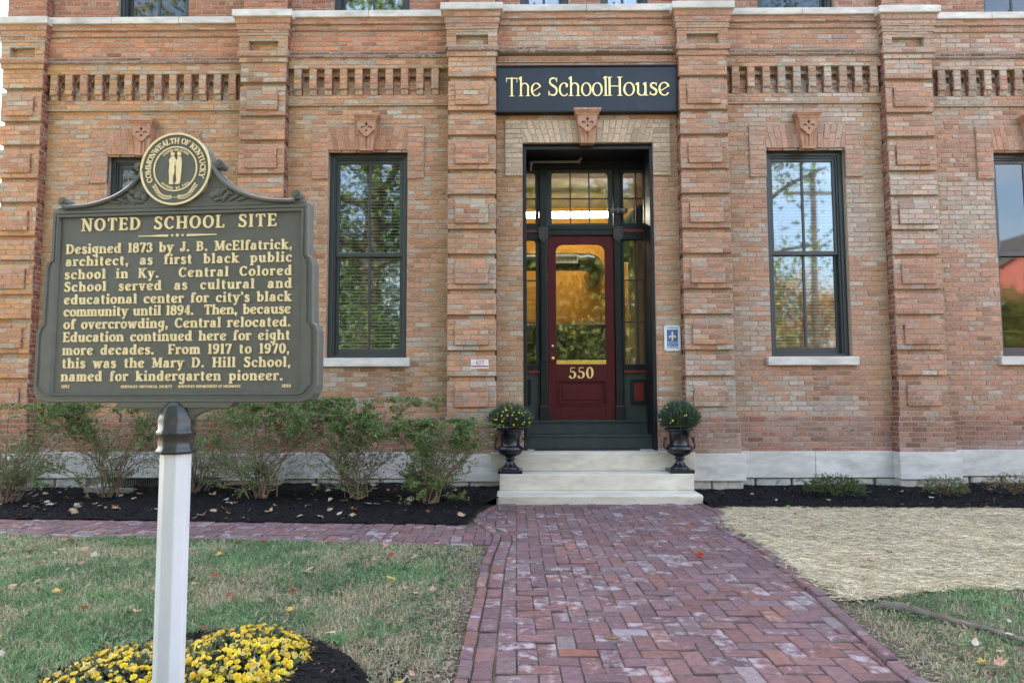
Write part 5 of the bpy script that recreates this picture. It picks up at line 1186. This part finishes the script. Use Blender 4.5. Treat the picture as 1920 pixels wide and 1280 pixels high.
d = np.stack([np.cos(a), np.sin(a), tz], 1) * l[:, None] / 2; s = np.stack([-np.sin(a), np.cos(a), RNG.normal(0, .5, n)], 1) * w[:, None]; bend = np.stack([-np.sin(a), np.cos(a), 0 * a], 1) * (RNG.normal(0, .012, n))[:, None]
ys = ys - (.10 * RNG.random(n) ** 4) * (v < .08) ; xs = xs - .14 * (RNG.random(n) ** 4) * (u < .08); c0 = np.stack([xs, ys, st_h(xs, ys) + .003 + .010 * RNG.random(n)], 1)
P = np.stack([c0 - d - s, c0 - d + s, c0 + bend + s, c0 + d + s * .6, c0 + d - s * .6, c0 + bend - s], 1)
c = np.array(((.74, .62, .41), (.62, .50, .31), (.80, .72, .53), (.40, .33, .22)))[RNG.choice(4, n, p=[.38, .25, .2, .17])] * (.68 + .50 * RNG.random(n))[:, None] * (.80 + .36 * fbm(xs * 2.3, ys * 6, 19))[:, None]
mb.add(P.reshape(-1, 3), np.arange(n * 6).reshape(n, 6)[:, [0, 1, 2, 5]], np.repeat(c, 6, 0)); mb.F.append((np.arange(n * 6).reshape(n, 6)[:, [5, 2, 3, 4]] + mb.n - 6 * n, 0))
tag(mb.build("straw_blanket", [M['straw'], M['strawbase']], None), "pale straw erosion blanket spread over the ground between brick path and black mulch", "straw mat")

# weathered root lying in the right-hand grass
mb = MB(); P = cr([(2.14, -4.73, -.01, .008), (2.22, -4.78, .010, .030), (2.31, -4.85, .014, .029), (2.39, -4.96, .014, .020), (2.50, -5.12, .012, .016), (2.62, -5.33, .010, .015), (2.75, -5.58, .0, .009), (2.9, -5.85, -.01, .008)], 5)
P = np.array(P); mb.tube(P[:, :3] + RNG.normal(0, .003, (len(P), 3)), P[:, 3] * (1 + RNG.normal(0, .1, len(P))), 9)
tag(mb.build("tree_root", M['driftwood'], None, smooth=True), "weathered grey tree root snaking through the grass below the straw blanket", "root")
# ------------------------------------------------------------------ shrubs under the windows
def leaf_quads(mb, base, dirs, L_, W_, cols, mi=0):
    n = len(base); sd = np.cross(dirs, RNG.normal(0, 1, (n, 3))); sd /= np.linalg.norm(sd, axis=1)[:, None] + 1e-9; L_ = L_[:, None]; W_ = W_[:, None]; nm = np.cross(sd, dirs)
    P = np.stack([base, base + dirs * L_ * .5 + sd * W_ + nm * W_ * .4, base + dirs * L_, base + dirs * L_ * .5 - sd * W_ + nm * W_ * .4], 1)
    mb.add(P.reshape(-1, 3), np.arange(n * 4).reshape(n, 4), np.repeat(cols, 4, 0), mi)
def shrub(label, x, y, w, top, nst, nleaf, low=0.2, lean=0.0, topbias=.55, name="shrub", group="clipped shrubs under the left windows", browns=.25):
    zb = float(bed_h(x, y, -1 if x < 0 else 1)); t = thing(name, label, "shrub", (x, y, zb), 0, group); H = top - zb
    stems = MB(); lf = MB(); tips = []; nds = []
    for i in range(nst + 12):
        short = i >= nst; a = random.uniform(0, 6.283); rr = random.uniform(.3, 1) ** .7; ex = rr * math.cos(a) * w * .62 + lean * w; ey = rr * math.sin(a) * min(w * .4, .3) - .05
        hh = H * (random.uniform(.28, .65) if short else random.uniform(.80, 1.0)); ex *= .8 if short else 1; b = (random.gauss(0, .07) * min(w, 1), random.gauss(0, .05), -.02); k1 = (b[0] + ex * .25 + random.gauss(0, .03), b[1] + ey * .3, hh * .38); k2 = (ex * .75 + random.gauss(0, .05), ey * .8, hh * .75); e = (ex * 1.1, ey, hh)
        P = np.array(cr([b, k1, k2, e], 4)); col = np.array(random.choice([(.23, .165, .11), (.28, .215, .155), (.16, .115, .08)])); r0 = random.uniform(.0045, .0085)
        stems.tube(P, np.linspace(r0, .002, len(P)), 5, col)
        for j in range(random.randint(9, 14)):      # side twigs
            p = P[random.randint(3, len(P) - 1)]; dv = np.array([random.gauss(0, .8), random.gauss(0, .6) - .1, random.uniform(.0, .9)]); dv /= np.linalg.norm(dv); l = random.uniform(.12, .42)
            q = [p, p + dv * l * .5 + RNG.normal(0, .015, 3), p + dv * l + RNG.normal(0, .03, 3)]
            for z_ in q: z_[2] = min(z_[2], H * 1.0 + random.uniform(-.03, .015))
            stems.tube(q, [.0026, .002, .001], 4, col * 1.15); tips.append((q[1], q[2], dv)); nds.append(p)
            for _ in range(2):
                dv2 = dv + RNG.normal(0, .6, 3); dv2 /= np.linalg.norm(dv2); p2 = q[1] + (q[2] - q[1]) * random.random(); l2 = random.uniform(.05, .14); q2 = [p2, p2 + dv2 * l2]
                for z_ in q2: z_[2] = min(z_[2], H * 1.0 + random.uniform(-.02, .02))
                stems.tube(q2, [.0014, .0008], 3, col * 1.25, cap=False); tips.append((q2[0], q2[1], dv2))
        tips.append((P[-4], P[-1], P[-1] - P[-4]))
    stems.build("stems", M['twig'], t)
    T0 = np.array([a for a, b, c in tips]); T1 = np.array([b for a, b, c in tips]); zz = T1[:, 2] / H; wgt = topbias * sstep(.45, .95, zz) + low * sstep(.45, .1, zz) + .14; wgt *= (.25 + 1.5 * sstep(.35, .65, vnoise((T1[:, 0] + x) * 5, T1[:, 2] * 5 + T1[:, 1] * 4, 17))); wgt /= wgt.sum()
    k = RNG.choice(len(tips), nleaf, p=wgt); f = RNG.random(nleaf)[:, None]; base = T0[k] + (T1[k] - T0[k]) * f + RNG.normal(0, .010, (nleaf, 3)); base[:, 2] = np.minimum(base[:, 2], H + .01)
    dv = (T1[k] - T0[k]); dv /= np.linalg.norm(dv, axis=1)[:, None] + 1e-9; dv = dv + RNG.normal(0, .7, (nleaf, 3)) + [0, 0, .15]; dv /= np.linalg.norm(dv, axis=1)[:, None]
    c = np.array(((.15, .24, .075), (.12, .20, .062), (.21, .29, .09), (.08, .14, .055)))[RNG.choice(4, nleaf, p=[.4, .3, .15, .15])] * (.7 + .6 * RNG.random(nleaf))[:, None]
    kb = RNG.random(nleaf) < .02; c[kb] = (.35, .20, .05)
    leaf_quads(lf, base, dv, .020 + .020 * RNG.random(nleaf), .005 + .006 * RNG.random(nleaf), c); lf.build("foliage", M['leafy'], t)
shrub("clipped shrub at the left edge of the bed, bushy and green at its foot", -5.95, -.95, 1.45, 1.17, 20, 9800, .75)
shrub("clipped shrub with bare forked stems standing before the basement grille", -4.98, -.62, 1.5, 1.16, 18, 8600, .3)
shrub("thin clipped shrub just behind the white marker post", -3.95, -.55, 1.3, 1.14, 12, 3600, .2)
shrub("clipped shrub right of the marker post with a low leafy shoot at its base", -2.98, -.92, 1.5, 1.17, 18, 8600, .55, topbias=.7)
shrub("wide clipped shrub with a dense flat green top below the second window", -1.88, -.95, 1.6, 1.22, 22, 13500, .28, topbias=1.2)
shrub("drooping shrub at the end of the row beside the entrance steps, leafy to the ground", -.98, -1.22, 1.0, .98, 18, 10500, 1.2, lean=.10, topbias=.5)

def tuft(label, x, y, r, h, n, cols, name="low_plant", flat=.6):
    zb = float(bed_h(x, y, 1)); t = thing(name, label, "plant", (x, y, zb), 0, "small plants in the mulch right of the steps"); mb = MB(); st = MB()
    for i in range(26):
        a = random.uniform(0, 6.28); e = random.uniform(.3, 1); p = [(0, 0, 0), (r * e * .5 * math.cos(a), r * e * .5 * math.sin(a), h * .6), (r * e * math.cos(a), r * e * math.sin(a), h * random.uniform(.6, 1.0))]
        st.tube(cr(p, 3), .002, 4, (.15, .11, .06))
    st.build("stems", M['twig'], t)
    a = RNG.random(n) * 6.283; e = RNG.random(n) ** .5; zz = h * (.25 + .75 * RNG.random(n)) * (1 - .45 * e ** 2); base = np.stack([r * e * np.cos(a), r * e * np.sin(a) * .8, zz], 1)
    dv = np.stack([np.cos(a) * .9, np.sin(a) * .9, .5 + 0 * a], 1) + RNG.normal(0, .55, (n, 3)); dv /= np.linalg.norm(dv, axis=1)[:, None]
    leaf_quads(mb, base, dv, .035 + .04 * RNG.random(n), .004 + .004 * RNG.random(n), np.array(cols)[RNG.integers(0, len(cols), n)] * (.65 + .6 * RNG.random(n))[:, None]); mb.build("foliage", M['leafy'], t)
tuft("low bushy green plant in the mulch below the right-hand window", 3.80, -.72, .34, .27, 1100, [(.07, .11, .035), (.10, .13, .04), (.05, .085, .03)])
tuft("small pale green grassy plant in the mulch before the right-hand pilaster", 5.10, -.75, .24, .25, 520, [(.13, .17, .06), (.08, .12, .045), (.22, .20, .10)])
tuft("dry brown twiggy plant at the right edge of the mulch bed", 5.93, -.72, .34, .26, 420, [(.20, .14, .08), (.26, .19, .11), (.10, .09, .04)])
# stone edging of the window well
tag_w = MB(); tag_w.bbox(-5.46, -5.22, -.30, .02, .04, .12, .006); tag_w.bbox(-5.22, -4.86, -.30, -.24, .04, .105, .006)
tag(tag_w.build("well_kerb", M['concrete'], None), "pale stone edging in the mulch beside the basement grille", "edging")

# ------------------------------------------------------------------ yellow chrysanthemums round the marker post
def mum_clump(label, x, y, rx, ry, rz, n, zb):
    t = thing("chrysanthemum", label, "plant", (x, y, zb), 0, "yellow chrysanthemums at the foot of the marker"); lf = MB(); fl_ = MB()
    m_ = 4200; a = RNG.random(m_) * 6.283; p = np.arccos(1 - RNG.random(m_)); dv = np.stack([np.sin(p) * np.cos(a), np.sin(p) * np.sin(a), np.cos(p)], 1); rr = (.5 + .48 * RNG.random(m_) ** .5)[:, None]
    base = dv * rr * np.array([rx, ry, rz]); d2 = dv + RNG.normal(0, .6, (m_, 3)); d2 /= np.linalg.norm(d2, axis=1)[:, None]
    leaf_quads(lf, base, d2, .02 + .025 * RNG.random(m_), .005 + .005 * RNG.random(m_), np.array([.12, .155, .10]) * (.45 + .9 * RNG.random(m_))[:, None]); lf.build("foliage", M['leafy'], t)
    for i in range(n):
        p = math.acos(1 - random.random() * .97); q = random.uniform(0, 6.283); dv = np.array([math.sin(p) * math.cos(q), math.sin(p) * math.sin(q), math.cos(p)]); lump = 1 + .10 * (float(fbm(q * 2.0, p * 4, 91)) - .5)
        c = random.choice([(.90, .64, .006), (.92, .68, .01), (.90, .60, .008), (.90, .70, .04), (.74, .48, .02), (.70, .56, .16)]); flower(fl_, dv * np.array([rx, ry, rz]) * lump * random.uniform(.93, 1.05), dv + np.array([0, -.25, .35]), random.uniform(.009, .0185), c, 7)
    fl_.build("blossoms", M['petal'], t)
mum_clump("yellow chrysanthemum clump spilling out left of the white post", -1.60, -6.05, .38, .40, .15, 1100, .05)
mum_clump("larger yellow chrysanthemum clump right of the white post beside black mulch", -1.21, -5.93, .325, .38, .19, 1250, .05)

# ------------------------------------------------------------------ fallen leaves
OAK = [(0, 0), (.05, .12), (.22, .10), (.16, .26), (.40, .30), (.27, .44), (.46, .58), (.26, .64), (.30, .82), (.12, .80), (.0, 1.0)]
MAPLE = [(0, 0), (.06, .16), (.36, .10), (.26, .26), (.55, .42), (.36, .48), (.44, .70), (.20, .62), (.16, .78), (.0, 1.05)]
OVAL = [(0, 0), (.14, .15), (.24, .38), (.24, .6), (.14, .82), (0, 1.0)]
def leaf_mesh(shape, curl, seed, col):
    r = random.Random(seed); pts = shape + [(-u * r.uniform(.85, 1.1), v) for u, v in shape[-2:0:-1]]; n = len(pts); V = [(0, .45, -.02)]
    for u, v in pts: V.append((u + r.gauss(0, .02), v, curl * (u * u * 2.2 + (v - .5) ** 2 * r.uniform(.4, 1.2)) + r.gauss(0, .03)))
    mb = MB(); mb.add(V, np.array([[0, 1 + i, 1 + (i + 1) % n] for i in range(n)]), col); mb.tube([(0, .02, 0), (.02, -.25, .05)], .012, 3, np.array(col) * .7)
    o = mb.build("fallen_leaf", M['fallen'], None); return o
LEAFCOL = {'tan': (.47, .33, .21), 'pale': (.55, .46, .36), 'pink': (.52, .30, .22), 'red': (.36, .055, .035), 'orange': (.45, .19, .06), 'yellow': (.50, .36, .09), 'brown': (.17, .085, .045), 'grey': (.36, .36, .31), 'green': (.20, .28, .08)}
SRC = {}
for cname, cl in LEAFCOL.items():
    for i, (sh, cu) in enumerate(((MAPLE, .55), (OAK, .4), (OVAL, .8), (MAPLE, -.35))): SRC[cname, i] = leaf_mesh(sh, cu, hash((len(cname), i)) % 999, cl)
used_src = set()
def place_leaf(key, x, y, z, s, label, group):
    o = SRC[key]
    if key in used_src: o = o.copy(); SC.collection.objects.link(o)
    used_src.add(key); o.location = (x, y, z); o.scale = (s, s, s); o.rotation_euler = (random.gauss(0, .3), random.gauss(0, .3), random.uniform(0, 6.28)); tag(o, label, "leaf", group)
from bisect import bisect
def many(n, xr_, yr_, zf, ok, cols, sz, label, group):
    c = 0
    while c < n:
        x = random.uniform(*xr_); y = random.uniform(*yr_)
        if not ok(x, y): continue
        cn = random.choice(cols); place_leaf((cn, random.randint(0, 3)), x, y, zf(x, y), random.uniform(*sz), label.replace('#', {'tan': 'tan', 'pale': 'pale', 'pink': 'pinkish', 'red': 'red', 'orange': 'orange', 'yellow': 'yellow', 'brown': 'dark brown', 'grey': 'whitish', 'green': 'greenish'}[cn]), group + ' ' + cn); c += 1
many(125, (-6.6, -.5), (-2.1, -.1), lambda x, y: float(bed_h(x, y, -1)) + .03, lambda x, y: y > float(edge_l(np.array(x))) + .03, ['tan', 'tan', 'pale', 'pink', 'pale', 'orange', 'grey', 'tan'], (.04, .105), "dry # leaf lying on the black mulch under the shrubs", "fallen leaves on the left mulch")
many(14, (2.4, 6.2), (-1.2, -.2), lambda x, y: float(bed_h(x, y, 1)) + .03, lambda x, y: True, ['tan', 'pale', 'pink'], (.03, .06), "dry # leaf on the black mulch behind the straw blanket", "fallen leaves on the right mulch")
many(80, (-5.2, -.45), (-6.2, -2.9), lambda x, y: .03, lambda x, y: y < float(ybot(x)) - .1 and bed_in(x, y) > 1.1 and x > -(9 + y) * .80, ['tan', 'tan', 'pale', 'pink', 'pink', 'red', 'orange', 'brown', 'tan', 'pale', 'yellow', 'tan', 'pink'], (.03, .085), "fallen # leaf lying in the grass around the history marker", "fallen leaves on the left lawn")
many(18, (2.2, 4.6), (-6.2, -4.7), lambda x, y: .03, lambda x, y: x > float(xr(y)) + .2 and x < (9 + y) * .85, ['pale', 'tan', 'grey', 'pink', 'yellow'], (.03, .07), "fallen # leaf in the thin grass near the tree root", "fallen leaves on the right lawn")
many(12, (2.5, 6), (-4.2, -1.5), lambda x, y: .055, lambda x, y: True, ['red', 'red', 'pink', 'brown', 'green'], (.035, .07), "fallen # leaf on the straw blanket", "fallen leaves on the straw")
place_leaf(('red', 0), 1.42, -3.5, .03, .075, "single curled red leaf lying on the brick path", "leaf on the path")
place_leaf(('yellow', 2), 1.02, -3.1, .02, .06, "small yellowish leaf on the brick path nearer the steps than the red one", "leaf on the path")
for k, o in SRC.items():
    if k not in used_src: bpy.data.objects.remove(o)
# broad-leaved weeds by the mulch ring
wd = thing("weed", "broad-leaved green weed at the edge of the black mulch ring", "plant", (-.92, -5.40, .0)); mb = MB()
for k in range(9):
    a = k * .7 + random.random() * .3; l = random.uniform(.07, .12); P = [(0, 0, .0), (l * .4 * math.cos(a) - .014 * math.sin(a), l * .4 * math.sin(a) + .014 * math.cos(a), .05), (l * math.cos(a), l * math.sin(a), .055), (l * .4 * math.cos(a) + .014 * math.sin(a), l * .4 * math.sin(a) - .014 * math.cos(a), .05)]
    mb.add(P, np.arange(4)[None], (.09, .19, .06))
mb.build("leaves", M['leafy'], wd)

# ------------------------------------------------------------------ across the street: what the windows mirror
def tree(label, x, y, h, cr_, cz, n, cols, trunk=.25, leaf=.16, lean=0, cat="tree", ncl=70, sg=.14):
    t = thing("tree", label, cat, (x, y, -.05)); tr = MB()
    tr.tube(cr([(0, 0, 0), (lean * .3, 0, h * .25), (lean * .7, 0, h * .5), (lean, 0, h * .85)], 4), np.linspace(trunk, trunk * .35, 13), 10)
    bl = []
    for i in range(16):
        a = i * 2.4; z = h * (.32 + .5 * i / 16); e = np.array([cr_ * .8 * math.cos(a), cr_ * .8 * math.sin(a), z + cr_ * random.uniform(.1, .6)]); b = np.array([lean * z / h, 0, z]); mid = b + (e - b) * .5 + np.array([0, 0, .3])
        tr.tube(cr([tuple(b), tuple(mid), tuple(e)], 4), np.linspace(trunk * .4, .03, 9), 6); bl += [mid, e, b + (e - b) * .75]
    tr.build("trunk", M['bark'], t); cw = MB(); ctr = []
    for i in range(ncl):
        d = RNG.normal(0, 1, 3); d /= np.linalg.norm(d); ctr.append(np.array([lean, 0, cz]) + d * np.array([cr_, cr_, h - cz]) * random.uniform(.3, 1.0) ** .6)
    ctr = np.array(ctr + bl); k = RNG.integers(0, len(ctr), n); base = ctr[k] + RNG.normal(0, cr_ * sg, (n, 3)); dv = RNG.normal(0, 1, (n, 3)); dv /= np.linalg.norm(dv, axis=1)[:, None]
    leaf_quads(cw, base, dv, leaf * (.6 + .8 * RNG.random(n)), leaf * .3 * (.7 + .6 * RNG.random(n)), np.array(cols)[RNG.integers(0, len(cols), n)] * (.6 + .7 * RNG.random(n))[:, None]); cw.build("crown", M['leafy'], t)
GRN = [(.085, .15, .03), (.12, .18, .04), (.06, .11, .025)]; YEL = [(.20, .20, .04), (.28, .22, .05), (.13, .17, .04)]
tree("thick-trunked street tree mirrored in the tall window right of the marker", -5.35, -14.6, 18, 5.6, 9.0, 30000, [(.055, .095, .022), (.085, .125, .03), (.035, .065, .016)], .46, .20, .4)
tree("leafy tree mirrored in the window half hidden by the marker", -15.0, -18.5, 19, 6.0, 9.5, 22000, GRN + YEL, .3, .22)
tree("bushy evergreen mirrored low in the glass of the red door", 2.9, -25.5, 13.0, 4.8, 5.2, 42000, [(.07, .125, .03), (.10, .16, .035), (.20, .22, .05), (.03, .05, .015)], .3, .30, ncl=160, sg=.22)
tree("yellow-green tree mirrored at the left of the window right of the entrance", 9.9, -24.5, 9.5, 3.4, 4.6, 16000, YEL + GRN, .22, .20, ncl=90, sg=.2)
tree("reddish autumn tree mirrored beside the utility pole", 17.0, -31.0, 8.5, 3.0, 5.0, 7000, [(.25, .10, .05), (.28, .16, .06), (.16, .16, .05)], .2, .2)
tree("tall green tree mirrored in the upper windows", -1.5, -32, 19, 6, 11.5, 10000, GRN + YEL, .4, .28)
tree("tall shade tree mirrored at the top of the window right of the entrance", 8.7, -16.4, 19, 4.2, 15.2, 8000, GRN, .3, .2, .5)
tree("dense green tree mirrored low behind the thick trunk", -10.5, -27, 12, 5.5, 5.0, 16000, GRN + YEL, .3, .24)
tree("small yellow-green tree mirrored before the red brick house", 24.2, -23.6, 6.6, 1.5, 4.6, 4500, YEL + GRN, .12, .18, ncl=50, sg=.2)
pl = thing("utility_pole", "brown wooden utility pole mirrored in the window right of the entrance", "pole", (12.9, -19.8, -.05)); mb = MB(); mb.tube([(0, 0, 0), (0.05, 0, 5), (.1, 0, 11)], [.15, .135, .11], 12); mb.build("shaft", M['bark'], pl)
mb = MB(); mb.box(-1.2, 1.2, -.06, .06, 9.9, 10.02); mb.tube([(-1.1, 0, 10.0), (-1.1, 0, 10.2)], .04, 8); mb.tube([(1.1, 0, 10.0), (1.1, 0, 10.2)], .04, 8); mb.build("crossarm", M['bark'], pl)
hs_ = thing("house", "red brick house with white windows mirrored in the rightmost window", "house", (27.5, -29.0, 0)); mb = MB(); mb.box(-5.5, 5.5, -5, 5, -.1, 6.4); mb.poly([(-5.5, 6.4), (5.5, 6.4), (0, 9.6)], -5, 5, lambda u, v, d: (u, d, v)); mb.build("wall", M['redhouse'], hs_, fix=True)
mb = MB()
for s in (-1, 1): mb.add([(0, -5.4, 9.75), (0, 5.4, 9.75), (s * 6.0, 5.4, 6.15), (s * 6.0, -5.4, 6.15), (0, -5.4, 9.6), (0, 5.4, 9.6), (s * 6.0, 5.4, 6.0), (s * 6.0, -5.4, 6.0)], np.array([[0, 1, 2, 3], [4, 7, 6, 5], [0, 3, 7, 4], [1, 5, 6, 2], [2, 6, 7, 3]]))
mb.build("roof", M['roof'], hs_, fix=True)
for x in (-3.6, -1.2, 1.2, 3.6):
    for z in (1.0, 3.9):
        mb = MB(); mb.box(x - .55, x + .55, 5.0, 5.08, z, z + 1.8); o = mb.build("window", M['white'], hs_); mb = MB(); mb.box(x - .42, x + .42, 5.08, 5.1, z + .12, z + .85); mb.box(x - .42, x + .42, 5.08, 5.1, z + .95, z + 1.68); mb.build("pane", M['black'], o)
mb = MB(); mb.lathe([(0, 0), (.036, 0), (.038, .006), (.030, .011), (.012, .011), (.010, .007), (0, .007)], c=(0.50, -5.28, 0.003), seg=20)
tag(mb.build("drain_cap", mat("rusty cap", (0.16, 0.09, 0.045), rough=0.8, var=0.3, vscale=60), None, smooth=False), "small round rusty brown cap set in the brick path", "cap")
